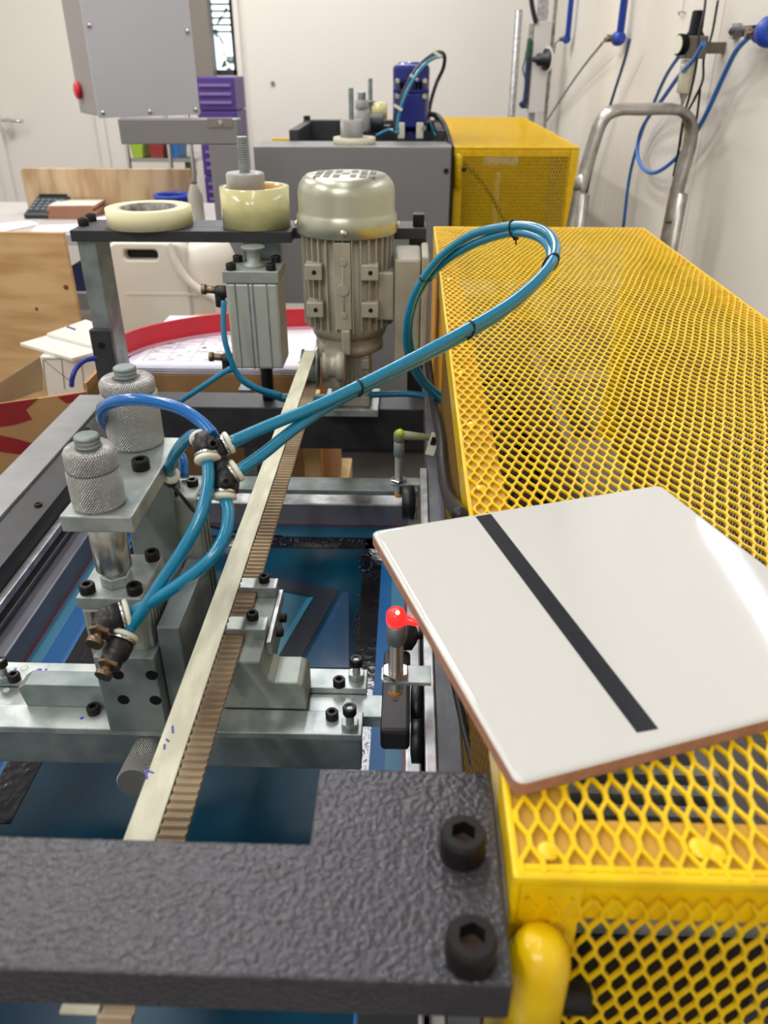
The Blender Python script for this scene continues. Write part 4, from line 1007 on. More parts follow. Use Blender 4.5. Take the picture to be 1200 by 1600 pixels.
# ================================================================== CARTONS, PAPERS, RED RIM
cz = az(300, 585, -.452); cyf = 1.245
bxa = ay(225, 600, cyf).x; bxb = ay(500, 600, cyf).x
cartz = zat(586, -.3, cyf)
ct = thing('cardboard_box', 'brown cardboard box with printed sheets on top behind the machine', 'box', ((bxa + bxb) / 2, 1.4, FLOOR))
part(ct, 'carton', MB().box(bxa, bxb, cyf, cyf + .36, -.80, cartz), M_card, bev=.002)
part(ct, 'carton_seam', MB().box(bxa + .002, bxb - .002, cyf - .0015, cyf + .001, cartz - .09, cartz - .084), M_cardd)
M_wood = mat('pale pine', (216, 186, 130), .6, 0, 0, 8, 0.05, 40, rgb2=(192, 156, 100), stretch=(3, 3, .5))
part(ct, 'pallet_crate', MB().box(bxa - .05, bxb + .02, cyf + .03, cyf + .40, FLOOR, -.801), M_wood)
q = ay(475, 700, 1.16)
solo('pine_batten', 'pale pine batten standing behind the back beam', 'batten', MB().box(q.x - .004, q.x + .024, 1.18, 1.22, FLOOR, -.47), M_wood, bev=.001)
# papers: stack of sheets
pz = cartz
for k in range(9):
    dx = random.uniform(-.004, .004); dy = random.uniform(-.002, .003) + (.0 if k % 3 else .004)
    solo('paper_sheet', 'white sheet in the paper stack on the brown box', 'paper', MB().box(bxa - .03 + dx, bxb - .015 + dx, cyf + .002 + dy, cyf + .30 + dy, pz, pz + .0013), M_paper if k % 2 else mat('lilac paper', (206, 206, 226), .6), 'stacked sheets on the brown box')
    pz += .00135
tb = thing('printed_form', 'lined form with handwriting lying topmost on the paper stack', 'paper', (-.22, 1.38, pz))
part(tb, 'sheet', MB().box(bxa - .02, bxb - .02, cyf + .012, cyf + .29, pz, pz + .0006), M_paper)
b = MB(); M_line = mat('grey printed line', (150, 150, 165), .6)
fx_a, fx_b = ay(212, 560, cyf).x, ay(400, 560, cyf).x
for k in range(12): b.box(fx_a, fx_b, cyf + .03 + k * .021, cyf + .0312 + k * .021, pz + .0006, pz + .0008)
for k in range(6): b.box(fx_a + k * (fx_b - fx_a) / 5 - .0005, fx_a + k * (fx_b - fx_a) / 5 + .0005, cyf + .03, cyf + .262, pz + .0006, pz + .0008)
part(tb, 'ruled_lines', b, M_line)
b = MB()
for k in range(60):
    x = random.uniform(fx_a, fx_b - .02); y = cyf + .036 + random.randrange(11) * .021
    b.box(x, x + random.uniform(.006, .02), y, y + .006, pz + .0006, pz + .0009)
part(tb, 'handwriting', b, mat('faint pencil', (176, 174, 186), .7), kind='stuff')
part(tb, 'yellow_strip', MB().box(fx_b + .008, fx_b + .016, cyf + .02, cyf + .24, pz + .0006, pz + .0009), mat('highlighter', (232, 214, 110), .6))
# red rim
RP = [az(x, y, pz + .0012) for x, y in ((196, 556), (230, 543), (280, 531), (330, 523), (380, 518), (430, 514), (490, 512))]
S = spline(RP, 5); hR = .036
o_, i_ = [], []
b = MB(); nS = len(S)
for k, p in enumerate(S):
    t = (S[min(k + 1, nS - 1)] - S[max(k - 1, 0)]).normalized(); nn = Vector((-t.y, t.x, 0)) * .004
    b.v += [p, p + Vector((0, 0, hR)), p + Vector((0, 0, hR)) + nn, p + nn]
for k in range(nS - 1):
    for j in range(4): b.f.append([4 * k + j, 4 * k + (j + 1) % 4, 4 * k + 4 + (j + 1) % 4, 4 * k + 4 + j][::-1]); b.sm.append(False)
b.f.append([0, 1, 2, 3]); b.sm.append(False); b.f.append([4 * nS - 4, 4 * nS - 1, 4 * nS - 2, 4 * nS - 3]); b.sm.append(False)
rd = solo('red_rim', 'curved red plastic band standing on the printed papers', 'plastic band', b, M_red)
b = MB()
for k in range(nS - 1):
    t = (S[k + 1] - S[k]).normalized(); nn = Vector((t.y, -t.x, 0))
    b.add([S[k] + nn * .0002, S[k + 1] + nn * .0002, S[k + 1] + nn * .007, S[k] + nn * .007, S[k] + nn * .0002 + Z * .003, S[k + 1] + nn * .0002 + Z * .003, S[k + 1] + nn * .007 + Z * .001, S[k] + nn * .007 + Z * .001], [(4, 5, 6, 7), (3, 7, 6, 2), (0, 4, 7, 3), (1, 2, 6, 5)])
me = part(rd, 'clear_flange', b, mat('pinkish translucent flange', (222, 170, 190), .4), label='pinkish translucent lower lip')
# jerrycan
JY = 1.75
jx0 = ay(174, 440, JY).x; jx1 = ay(352, 440, JY).x; jzt = zat(379, -.5, JY); jzb = zat(505, -.5, JY)
hx_0, hx_1 = ay(193, 397, JY).x, ay(246, 397, JY).x; hz0, hz1 = zat(407, -.5, JY), zat(391, -.5, JY)
jc = thing('jerrycan', 'white plastic jerrycan with oval handle hole behind the machine post', 'jerrycan', ((jx0 + jx1) / 2, JY + .1, jzb - .05))
jm = (jx0 + jx1) / 2
part(jc, 'can_body', MB().box(jx0 + .001, jx1 - .08, JY + .031, JY + .20, jzb - .06, jzt), M_jerry, bev=.012)
def rrect(x0, x1, z0, z1, r, n=7):
    out = []
    for (cx, cz_, s0) in ((x1 - r, z1 - r, 0), (x0 + r, z1 - r, 90), (x0 + r, z0 + r, 180), (x1 - r, z0 + r, 270)):
        for k in range(n): a = math.radians(s0 + 90 * k / (n - 1)); out.append((cx + r * math.cos(a), cz_ + r * math.sin(a)))
    return out
b = MB(); rings = [(rrect(jx0, jx1 - .08, jzb - .055, jzt, .022), JY + .03), (rrect(jx0, jx1 - .08, jzb - .055, jzt, .022), JY + .008), (rrect(jx0 + .006, jx1 - .086, jzb - .05, jzt - .005, .020), JY),
                   (rrect(hx_0 - .004, hx_1 + .004, hz0 - .004, hz1 + .004, (hz1 - hz0) * .5), JY), (rrect(hx_0, hx_1, hz0, hz1, (hz1 - hz0) * .42), JY + .004), (rrect(hx_0, hx_1, hz0, hz1, (hz1 - hz0) * .42), JY + .03)]
for rg_, yy in rings: b.v += [Vector((p[0], yy, p[1])) for p in rg_]
n_ = 28
for j in range(len(rings) - 1):
    for k in range(n_): b.f.append([j * n_ + k, j * n_ + (k + 1) % n_, (j + 1) * n_ + (k + 1) % n_, (j + 1) * n_ + k]); b.sm.append(j in (0, 1, 3))
part(jc, 'handle_face', b, M_jerry)
part(jc, 'side_rib', MB().box(jx0 + .03, jx0 + .19, JY - .0015, JY + .001, hz0 - .075, hz0 - .070), M_jerry)
part(jc, 'handle_recess', MB().box(hx_0 + .0005, hx_1 - .0005, JY + .026, JY + .029, hz0 + .0005, hz1 - .0005), M_black, label='dark handle opening')
part(jc, 'round_shoulder', MB().lathe((jx1 - .075, JY + .09, jzb - .05), (0, 0, 1), [(.075, 0), (.082, .02), (.082, jzt - jzb + .0), (.070, jzt - jzb + .03), (.04, jzt - jzb + .045)], 40), M_jerry)
P = [(ay(x, y, JY - .012)) for x, y in ((262, 380), (275, 410), (292, 436), (315, 455), (338, 468), (345, 490))]
part(jc, 'seam_ridge', MB().tube(P, .009, 10), M_jerry)
# low shelf carrying the jerrycan
sh = thing('side_table', 'grey low shelf carrying the white jerrycan', 'shelf', (jm, JY + .1, FLOOR))
part(sh, 'shelf_board', MB().box(jx0 - .12, jx1 + .2, JY - .12, JY + .4, jzb - .085, jzb - .061), M_taupe)
for xx in (jx0 - .1, jx1 + .15):
    for yy in (JY - .1, JY + .35): part(sh, 'leg', MB().box(xx, xx + .03, yy, yy + .03, FLOOR, jzb - .086), M_taupe)
# plywood sheet at the far left foreground
PYY = 1.62
q0 = ay(0, 362, PYY); q1 = ay(97, 364, PYY); q2 = ay(118, 505, PYY)
pb = thing('plywood_sheet', 'knotty plywood sheet standing on edge at the left behind the cardboard box', 'board', (q1.x - .2, PYY, FLOOR))
part(pb, 'sheet', MB().prism([(q1.x - .42, FLOOR), (q1.x + .002, FLOOR), (q1.x + .002, q1.z), (q1.x - .42, q1.z + .004)], PYY, PYY + .012, 'y'), M_ply, bev=.001)
for (qx, qy, r) in ((103, 449, .006), (57, 483, .004)):
    q = ay(qx, qy, PYY - .0005); part(pb, 'wood_knot', MB().lathe((q.x, PYY + .001, q.z), (0, -1, 0), [(r, 0), (r * .9, .0012), (r * .3, .0016)], 14), mat('dark knot', (110, 64, 36), .7))
# open carton, left
KY = 1.16
def quad_slab(mb, pts, th_v):
    P = [Vector(p) for p in pts]; t = Vector(th_v)
    return mb.add(P + [p + t for p in P], [(0, 1, 2, 3), (7, 6, 5, 4), (0, 4, 5, 1), (1, 5, 6, 2), (2, 6, 7, 3), (3, 7, 4, 0)])
oc = thing('open_carton', 'open cardboard box with red patches at the left edge', 'box', (-.6, 1.35, FLOOR))
e0 = ay(-60, 640, KY); e1 = ay(135, 612, KY); zc0, zc1 = e0.z, e1.z
part(oc, 'front_wall', MB().prism([(e0.x, -.85), (e1.x, -.85), (e1.x, zc1), (e0.x, zc0)], KY, KY + .006, 'y'), M_card)
M_rp = mat('dark red print', (142, 22, 30), .5, 0, .2, 10)
def fpatch(pts): 
    P = [ay(x, y, KY) for x, y in pts]; part(oc, 'red_print', MB().prism([(p.x, p.z) for p in P], KY - .001, KY - .0001, 'y'), M_rp, label='dark red printed patch')
fpatch([(-40, 636), (60, 622), (40, 640), (50, 655), (20, 664), (-40, 672)])
fpatch([(90, 620), (134, 613), (132, 624), (104, 630)])
fpatch([(-40, 672), (20, 684), (60, 695), (50, 712), (-40, 700)])
rr1 = ay(160, 600, KY + .03)
part(oc, 'right_wall', MB().add([], []).box(e1.x - .006, e1.x, KY + .0062, KY + .30, -.85, zc1 + .012), M_card)
part(oc, 'side_flap', quad_slab(MB(), [ay(-20, 610, 1.30), ay(66, 556, 1.40), ay(66, 610, 1.40), ay(-20, 640, 1.30)], (0, .004, 0)), M_cardd, label='pale beige raised flap')
part(oc, 'corner_flap', quad_slab(MB(), [ay(134, 618, KY - .001), ay(160, 590, KY + .05), ay(160, 606, KY + .05), ay(136, 626, KY - .001)], (0, .004, 0)), M_card)
part(oc, 'floor_pad', MB().box(e0.x, e1.x - .007, KY + .0062, KY + .30, -.86, -.85), M_card)
# white box with pencil lines inside the carton
WY = 1.34
w0 = ay(62, 560, WY); w1 = ay(152, 556, WY)
wb = thing('white_carton', 'white box with thin drawn lines inside the open cardboard box', 'box', (w0.x + .08, WY + .05, -.7))
wz = zat(557, w0.x, WY)
part(wb, 'box_body', MB().box(w0.x, w1.x + .02, WY, WY + .13, -.84, wz), M_glaze2, bev=.002)
b = MB()
def ln(x0, y0, x1, y1): 
    p = ay(x0, y0, WY - .0006); q = ay(x1, y1, WY - .0006); b.beam(p, q, .0010, .0006, (0, 1, 0))
ln(67, 562, 72, 610); ln(67, 562, 150, 558); ln(70, 564, 115, 600); ln(96, 562, 101, 608); ln(127, 561, 131, 605)
part(wb, 'drawn_line', b, mat('pencil line', (110, 106, 104), .7))
hose('air_hose', 'deep blue hose arching over the white box in the carton', [(112, 603, 1.14), (113, 590, 1.13), (120, 574, 1.13), (133, 563, 1.13), (150, 560, 1.14)], .0036, mat('royal blue hose', (40, 50, 160), .35))
# two white sample tiles on top
tz = wz + .006
P = [az(x, y, tz) for x, y in ((31, 536), (112, 560), (166, 545), (84, 521))]
smp = thing('sample_tile', 'white tile lying tilted on the white box, nearer of the two', 'tile', P[0])
part(smp, 'tile_body', quad_slab(MB(), P, (0, 0, -.005)), M_glaze2)
P = [az(x, y, tz + .006) for x, y in ((73, 521), (168, 546), (186, 520), (134, 499))]
smp = thing('sample_tile', 'white tile with a short blue mark, farther of the two on the white box', 'tile', P[0])
part(smp, 'tile_body', quad_slab(MB(), P, (0, 0, -.0055)), M_glaze2)
P = [az(x, y, tz + .0064) for x, y in ((103, 511), (117, 516), (119, 514), (106, 509))]
part(smp, 'blue_mark', quad_slab(MB(), P, (0, 0, -.0005)), mat('blue felt pen', (50, 48, 140), .5))

# ================================================================== WORK BENCH (far left)
WBZ = -.52
wb0 = az(0, 366, WBZ).y; wb1 = 3.45
bn = thing('work_bench', 'white topped work bench along the left behind the plywood box', 'bench', (-1.2, 3.1, FLOOR))
bxr_ = az(345, 362, WBZ).x
part(bn, 'bench_top', MB().box(-2.4, bxr_, wb0, wb1, WBZ - .035, WBZ), mat('bench laminate', (182, 178, 176), .4), bev=.002)
for xx in (-2.2, bxr_ - .12): part(bn, 'leg', MB().box(xx, xx + .05, wb0 + .05, wb0 + .1, FLOOR, WBZ - .036), M_taupe)
part(bn, 'lower_shelf', MB().box(-2.3, bxr_ - .02, wb0 + .12, wb1, -1.0, -.97), M_taupe)
part(bn, 'blue_box', MB().box(ay(105, 400, wb0 + .1).x, ay(135, 400, wb0 + .1).x, wb0 + .11, wb0 + .4, -.74, -.65), mat('navy', (30, 38, 84), .5))
bp0 = az(42, 333, WBZ); bp1 = az(305, 333, WBZ)
bzT = zat(265, -1., bp0.y)
pbk = solo('plywood_board', 'long plywood board standing upright at the back of the bench', 'board', MB().prism([(bp0.x, WBZ), (bp1.x, WBZ), (bp1.x, bzT), (bp0.x + .01, bzT), (bp0.x, bzT - .01)], bp0.y + .02, bp0.y + .035, 'y'), M_plyv, bev=.001)
q = az(65, 342, WBZ)
cl = thing('calculator', 'dark grey desk calculator tilted against the plywood board', 'calculator', (q.x, q.y, WBZ))
Rt = Matrix.Rotation(math.radians(16), 3, 'X')
part(cl, 'case', MB().obox((q.x, q.y + .09, WBZ + .030), (.13, .19, .026), Rt), M_dark, bev=.006)
part(cl, 'display', MB().obox((q.x, q.y + .16, WBZ + .066), (.11, .04, .012), Rt), mat('lcd', (60, 72, 66), .2))
for r_ in range(4):
    for c_ in range(5): part(cl, 'key', MB().obox(Vector((q.x - .046 + c_ * .023, q.y + .03 + r_ * .024, WBZ + .030 + (r_ * .024 - .06) * .287 + .016)), (.016, .015, .006), Rt), mat('key', (96, 104, 116), .5))
q = az(112, 342, WBZ)
zz = WBZ
for k in range(5):
    dx = random.uniform(-.004, .008)
    t = thing('biscuit_tile', 'small terracotta tile in the pile beside the calculator', 'tile', (q.x + dx, q.y + .06, zz), .02 * k, 'tiles piled beside the calculator')
    s_ = .085
    part(t, 'terracotta_body', MB().box(-s_, s_, -s_ * .8, s_ * .8, 0, .009), M_terra, local=True)
    if k == 4: part(t, 'glaze', MB().box(-s_, s_, -s_ * .8, s_ * .8, .009, .0105), M_glaze2, local=True)
    zz += .0095 if k < 4 else 0
t['label'] = 'white topped tile uppermost in the pile beside the calculator'; del t['group']
for lb, pts in (('white sheet of paper at the left end of the bench', ((-30, 352), (45, 345), (62, 350), (-10, 364))), ('pale drawing sheet at the front of the bench', ((58, 352), (126, 350), (124, 361), (48, 362))), ('white paper lying behind the masking tape roll', ((150, 338), (172, 337), (176, 345), (150, 346)))):
    P = [az(x, y, WBZ + .004) for x, y in pts]
    solo('paper_sheet', lb, 'paper', quad_slab(MB(), P, (0, 0, -.003)), M_paper)
q = az(273, 338, WBZ); bh = zat(303, q.x, q.y)
bk = thing('bucket', 'blue plastic bucket on the bench behind the tape roll', 'bucket', (q.x, q.y, WBZ))
part(bk, 'tub', MB().lathe((q.x, q.y, WBZ), (0, 0, 1), [(.052, 0), (.064, bh - WBZ - .01), (.060, bh - WBZ - .01), (.048, .004), (1e-5, .004)], 32), mat('blue bucket', (40, 70, 170), .4))
part(bk, 'lip', MB().ring((q.x, q.y, bh - .010), (0, 0, 1), .058, .070, .010, 32), MATS['blue bucket'])
q = az(310, 352, WBZ); bt = zat(275, q.x, q.y)
bo = thing('spray_bottle', 'pale translucent squeeze bottle at the right end of the bench', 'bottle', (q.x, q.y, WBZ))
Hb = bt - WBZ
part(bo, 'bottle_body', MB().lathe((q.x, q.y, WBZ), (0, 0, 1), [(.022, 0), (.026, .005), (.026, Hb * .62), (.014, Hb * .8), (.010, Hb * .85)], 24), mat('milky plastic', (190, 184, 172), .4))
part(bo, 'nozzle', MB().lathe((q.x, q.y, WBZ + Hb * .85), (0, 0, 1), [(.011, 0), (.011, Hb * .06), (.004, Hb * .08), (.003, Hb * .18)], 16), M_taupe)
# shelves with bins, purple crates
SY = 4.6
s0 = ay(200, 240, SY).x; s1_ = ay(300, 240, SY).x
rk = thing('storage_rack', 'chrome wire storage rack with small coloured bins', 'shelf', ((s0 + s1_) / 2, SY + .15, FLOOR))
for xx in (s0, s1_ - .12, s1_): part(rk, 'rack_post', MB().cyl((xx, SY, FLOOR), (xx, SY, .1), .012, n=12), M_chrome)
zs = zat(247, s0, SY)
for z_ in (zs, zs - .35, zs + .26): part(rk, 'wire_shelf', MB().box(s0, s1_ + .02, SY, SY + .35, z_ - .02, z_), M_chrome)
for (xa, xb_, m_, nm, ht) in ((203, 224, (150, 180, 50), 'lime green', .07), (232, 257, (140, 44, 40), 'brick red', .08), (263, 280, (40, 110, 170), 'mid blue', .075)):
    u = ay(xa, 240, SY).x; v = ay(xb_, 240, SY).x
    solo('storage_bin', nm + ' bin on the chrome wire rack', 'bin', MB().prism([(u + .01, zs), (v - .01, zs), (v, zs + ht), (u, zs + ht)], SY + .01, SY + .2, 'y'), mat('bin ' + nm, m_, .5), bev=.004)
u = ay(288, 270, SY).x; v = ay(303, 270, SY).x; z_ = zat(262, u, SY)
solo('storage_bin', 'dark green jar at the right side of the wire rack', 'bin', MB().lathe(((u + v) / 2, SY + .05, z_ - .05), (0, 0, 1), [(.028, 0), (.030, .01), (.030, .09), (.02, .1)], 20), mat('green jar', (60, 90, 50), .4))
c0 = ay(311, 200, 4.3).x; c1_ = ay(372, 200, 4.3).x; ztp = zat(119, c0, 4.3)
k = 0; z_ = FLOOR
nC = 9; hc = (ztp - FLOOR) / nC
for k in range(nC):
    ps = ('second' if k == nC - 2 else 'topmost' if k == nC - 1 else None)
    t = thing('plastic_crate', 'purple plastic crate in the tall stack below the narrow window', 'crate', ((c0 + c1_) / 2, 4.4, z_), 0, 'stack of purple crates')
    if k == nC - 1: t['label'] = 'topmost purple crate of the stack below the narrow window'; del t['group']
    part(t, 'crate_wall', MB().box(c0, c1_, 4.30, 4.55, z_, z_ + hc - .004), M_purple, bev=.004)
    for r_ in range(3): part(t, 'crate_rib', MB().box(c0 + .02, c1_ - .02, 4.292, 4.2998, z_ + hc * (.2 + .25 * r_), z_ + hc * (.2 + .25 * r_) + .012), mat('scuffed purple', (132, 110, 170), .5))
    z_ += hc

# ================================================================== CONTROL CABINET
CT_ = math.radians(34)
q = ac(155, 182, 2.30)
cbt = thing('control_cabinet', 'light grey control cabinet held up on a grey bent post', 'cabinet', (q.x, q.y, FLOOR), CT_)
Wc, Dc, Hc = .305, .22, .62
zb_ = q.z - FLOOR
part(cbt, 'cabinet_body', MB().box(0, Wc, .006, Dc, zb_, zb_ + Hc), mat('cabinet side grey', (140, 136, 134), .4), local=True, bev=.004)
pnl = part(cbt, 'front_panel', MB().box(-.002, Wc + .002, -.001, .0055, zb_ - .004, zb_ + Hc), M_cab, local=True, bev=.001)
for (xx, zz) in ((.012, .01), (.15, .008), (Wc - .012, .01), (.012, .225), (Wc - .012, .215)):
    part(pnl, 'panel_screw', MB().lathe((xx, -.001, zb_ + zz), (0, -1, 0), [(.007, 0), (.006, .003), (.003, .005), (.0005, .0055)], 14), M_chrome, local=True)
part(cbt, 'stop_button', MB().lathe((0, .17, zb_ + .062), (-1, 0, 0), [(.014, 0), (.014, .003), (.024, .004), (.024, .012), (.016, .017), (.001, .018)], 24), M_red, local=True, label='red emergency stop button')
# arm and post
AY = 2.36
a0_ = ay(186, 205, AY); a1_ = ay(372, 205, AY)
za1 = zat(186, -.5, AY); za0 = zat(226, -.5, AY)
part(cbt, 'support_arm', MB().box(a0_.x, a1_.x, AY, AY + .06, za0, za1), M_grey, bev=.003)
v0 = ay(333, 300, AY).x
part(cbt, 'support_post', MB().box(a1_.x - .085, a1_.x, AY + .001, AY + .061, FLOOR, za0 - .0005), M_grey, bev=.003)
q = ay(345, 191, AY); part(cbt, 'screw_plate', MB().box(q.x - .035, q.x + .032, AY - .003, AY - .0003, q.z - .012, q.z + .010), M_taupe)
part(cbt, 'panel_screw', MB().cyl((q.x, AY - .003, q.z), (q.x, AY - .006, q.z), .006, n=12), M_chrome)

# ================================================================== FAR MACHINE
FYm = 2.72
f0 = ay(396, 240, FYm).x; f1 = ay(706, 240, FYm).x; fz = zat(229, 0, FYm)
fm2 = thing('printer_frame', 'grey panelled frame of the second printing machine at the back', 'machine frame', ((f0 + f1) / 2, 3.2, FLOOR))
part(fm2, 'end_panel', MB().box(f0, f1, FYm, FYm + .03, FLOOR + .3, fz), M_grey, bev=.004, label='flat mid grey end panel')
part(fm2, 'side_edge', MB().box(f1 + .0005, f1 + .005, FYm - .004, FYm + .5, FLOOR + .3, fz + .004), M_black, bev=.002)
part(fm2, 'top_plate', MB().box(f0, f1, FYm + .0305, FYm + .20, fz - .02, fz - .002), M_grey)
q = ay(697, 267, FYm); part(fm2, 'plug', MB().cyl((q.x, FYm - .004, q.z), (q.x, FYm, q.z), .008, n=16), M_black)
d0 = ay(474, 200, 3.35); d1 = ay(690, 200, 3.35); dz1 = zat(188, 0, 3.35)
part(fm2, 'cross_box', MB().box(d0.x, d1.x, 3.35, 3.40, fz - .05, dz1), M_dark, bev=.003)
for x_ in (d0.x, d1.x - .03): part(fm2, 'side_frame', MB().box(x_, x_ + .03, 2.95, 3.349, fz - .05, dz1 - .005), M_dark, bev=.002)
part(fm2, 'rear_beam', MB().box(f0, d0.x - .001, 3.1, 3.15, fz - .04, zat(222, 0, 3.12)), M_dark)
for (qx, qy) in ((479, 184), (684, 184)):
    q = ay(qx, qy, 3.36); part(fm2, 'cap_nut', MB().cyl((q.x, 3.37, dz1), (q.x, 3.37, dz1 + .014), .013, n=16), M_black)
q = ay(467, 210, 3.2); part(fm2, 'knob', MB().cyl((q.x, 3.2, q.z - .04), (q.x, 3.2, q.z), .006, n=12).cyl((q.x, 3.2, q.z), (q.x, 3.2, q.z + .010), .020, n=16), M_black)
part(fm2, 'yellow_guard', MB().box(ay(425, 222, 3.5).x, d0.x - .002, 3.5, 3.52, fz - .1, zat(217, 0, 3.5)), M_yel)
part(fm2, 'base', MB().box(f0 + .03, f1 - .01, FYm + .21, 3.9, FLOOR, fz - .06), M_dark)
# blue motor
bq = ay(642, 160, 3.0); bxm = bq.x; bzb_ = zat(206, bxm, 3.0); bzt_ = zat(97, bxm, 3.0)
bw = ay(612, 150, 3.0).x; bw2 = ay(671, 150, 3.0).x; hw = (bw2 - bw) / 2
bm_ = thing('blue_motor', 'bright blue electric motor standing on the far machine', 'electric motor', (bxm, 3.0, fz))
Hm = bzt_ - bzb_
part(bm_, 'motor_body', MB().lathe((bxm, 3.08, bzb_), (0, 0, 1), [(hw * .75, 0), (hw * .95, .01), (hw * .98, .03), (hw * .98, Hm * .80), (hw * .92, Hm * .9), (hw * .7, Hm), (1e-4, Hm)], 40), M_bluem)
tb_ = part(bm_, 'terminal_box', MB().box(bxm - hw * .80, bxm + hw * .80, 3.0, 3.04, bzb_ + .012, bzb_ + Hm * .56), M_bluem, bev=.005)
part(bm_, 'fan_shroud', MB().box(bxm - hw * .96, bxm + hw * .96, 2.995, 3.06, bzb_ + Hm * .70, bzb_ + Hm * .97), M_bluem, bev=.012)
part(bm_, 'front_ribs', MB().box(bxm - hw * .96, bxm + hw * .96, 3.002, 3.05, bzb_ + Hm * .57, bzb_ + Hm * .62), M_bluem, bev=.002)
for k in range(7): part(bm_, 'cooling_fin', MB().box(bxm - hw * .62 + k * hw * .2, bxm - hw * .58 + k * hw * .2, 3.0, 3.03, bzb_ + Hm * .62, bzb_ + Hm * .70), M_dark)
for (sx_, fz_) in ((-1, .06), (1, .06), (-1, .52), (1, .52), (-1, .74), (1, .74)):
    part(bm_, 'chrome_bolt', MB().cyl((bxm + sx_ * hw * .72, 2.994, bzb_ + Hm * fz_), (bxm + sx_ * hw * .72, 2.986, bzb_ + Hm * fz_), .008, n=12), M_chrome)
part(bm_, 'gearbox', MB().cyl((bxm, 3.05, fz), (bxm, 3.05, bzb_), hw * .45).box(bxm - hw * .7, bxm + hw * .7, 3.01, 3.10, fz - .002, fz + .012), mat('dark blue cast', (16, 30, 96), .4))
for s_ in (-1, 1): part(bm_, 'bracket', MB().box(bxm + s_ * hw * .5 - .012, bxm + s_ * hw * .5 + .012, 2.99, 3.005, fz, fz + .05), M_white, bev=.003)
part(bm_, 'power_cable', MB().tube([ac(*p) for p in ((617, 205, 2.62), (619, 180, 2.60), (626, 155, 2.58), (640, 125, 2.57), (655, 103, 2.58), (670, 90, 2.62), (684, 82, 2.68), (694, 86, 2.72), (693, 105, 2.75), (682, 130, 2.78), (673, 160, 2.80), (669, 190, 2.82), (671, 205, 2.84))], .0065, 10), M_plast)
part(bm_, 'air_tube', MB().tube([ac(*p) for p in ((620, 205, 2.58), (623, 180, 2.56), (631, 153, 2.54), (645, 125, 2.53), (660, 104, 2.54), (676, 92, 2.58), (690, 88, 2.64))], .0055, 10), M_hose)
for (qx, qy) in ((622, 168), (647, 121), (683, 84)):
    q = ac(qx, qy, 2.55); part(bm_, 'white_tie', MB().obox(q, (.030, .018, .008), Matrix.Rotation(.5, 3, 'Y')), M_white)
# far studs, knobs and tape rolls
def far_stud(label, qx, ytop, ybase, Yd, r, nuts=(), nl='knurled_nut'):
    q = ay(qx, ybase, Yd); o = thing('threaded_stud', label, 'threaded stud', (q.x, Yd, q.z))
    b = MB(); thread(b, q, (0, 0, 1), r, zat(ytop, q.x, Yd) - q.z, .006); part(o, 'stud', b, M_zincd)
    for (y0, y1, rn) in nuts:
        z0 = zat(y0, q.x, Yd); z1 = zat(y1, q.x, Yd)
        part(o, nl, MB().lathe((q.x, Yd, z0), (0, 0, 1), [(rn * .93, 0), (rn, .003), (rn, z1 - z0 - .003), (rn * .9, z1 - z0)], 32), M_knurl)
    return q
def far_tape(label, qx, y0, y1, Yd, r, m):
    q = ay(qx, y0, Yd); z1 = zat(y1, q.x, Yd)
    o = thing('packing_tape', label, 'tape roll', (q.x, Yd, q.z))
    part(o, 'tape_winding', MB().ring(q, (0, 0, 1), r * .72, r, z1 - q.z, 40), m)
    part(o, 'tape_core', MB().ring((q.x, q.y, q.z + .0005), (0, 0, 1), r * .66, r * .715, z1 - q.z - .003, 40), M_coreg)
M_ptape = mat('pale tape roll', (200, 196, 172), .4)
far_stud('grey threaded stud with stacked knurled nut at the near end of the far machine', 550, 137, 229, FYm + .10, .0085, ((216, 187, .036),))
far_tape('pale roll of clear tape under the knurled nut of the far machine', 554, 229, 214, FYm + .10, .068, M_ptape)
far_stud('short stud with tall knurled knob behind the far grey panel', 566, 144, 205, 3.15, .015, ((205, 172, .030), (171, 156, .024)))
far_stud('thin grey stud rising behind the farthest tape roll', 579, 122, 185, 3.5, .009, ((160, 157, .02),))
far_tape('tall pale tape roll farthest back beside the blue motor', 591, 187, 160, 3.52, .036, M_packing)
b = MB().cyl(ay(576, 192, 3.2), ay(600, 192, 3.2), .03).box(ay(577, 200, 3.25).x, ay(610, 200, 3.25).x, 3.22, 3.30, fz, zat(196, 0, 3.25))
solo('valve_block', 'dark valve block between tape rolls and blue motor', 'machine part', b, M_dark, bev=.002)
for k, lb in enumerate(('thin teal hose curling beside the blue motor base', 'second thin teal hose behind the blue motor')):
    hose('air_hose', lb, [[(588, 212, 2.75), (600, 206, 2.74), (610, 203, 2.72), (622, 208, 2.7)], [(672, 190, 2.8), (676, 205, 2.8), (684, 218, 2.78)]][k], .005, M_hose)
hose('power_cable', 'thick black cable falling over the far cage corner', [(672, 178, 2.8), (684, 182, 2.8), (694, 195, 2.75), (700, 212, 2.65), (704, 226, 2.6)], .009, M_plast)

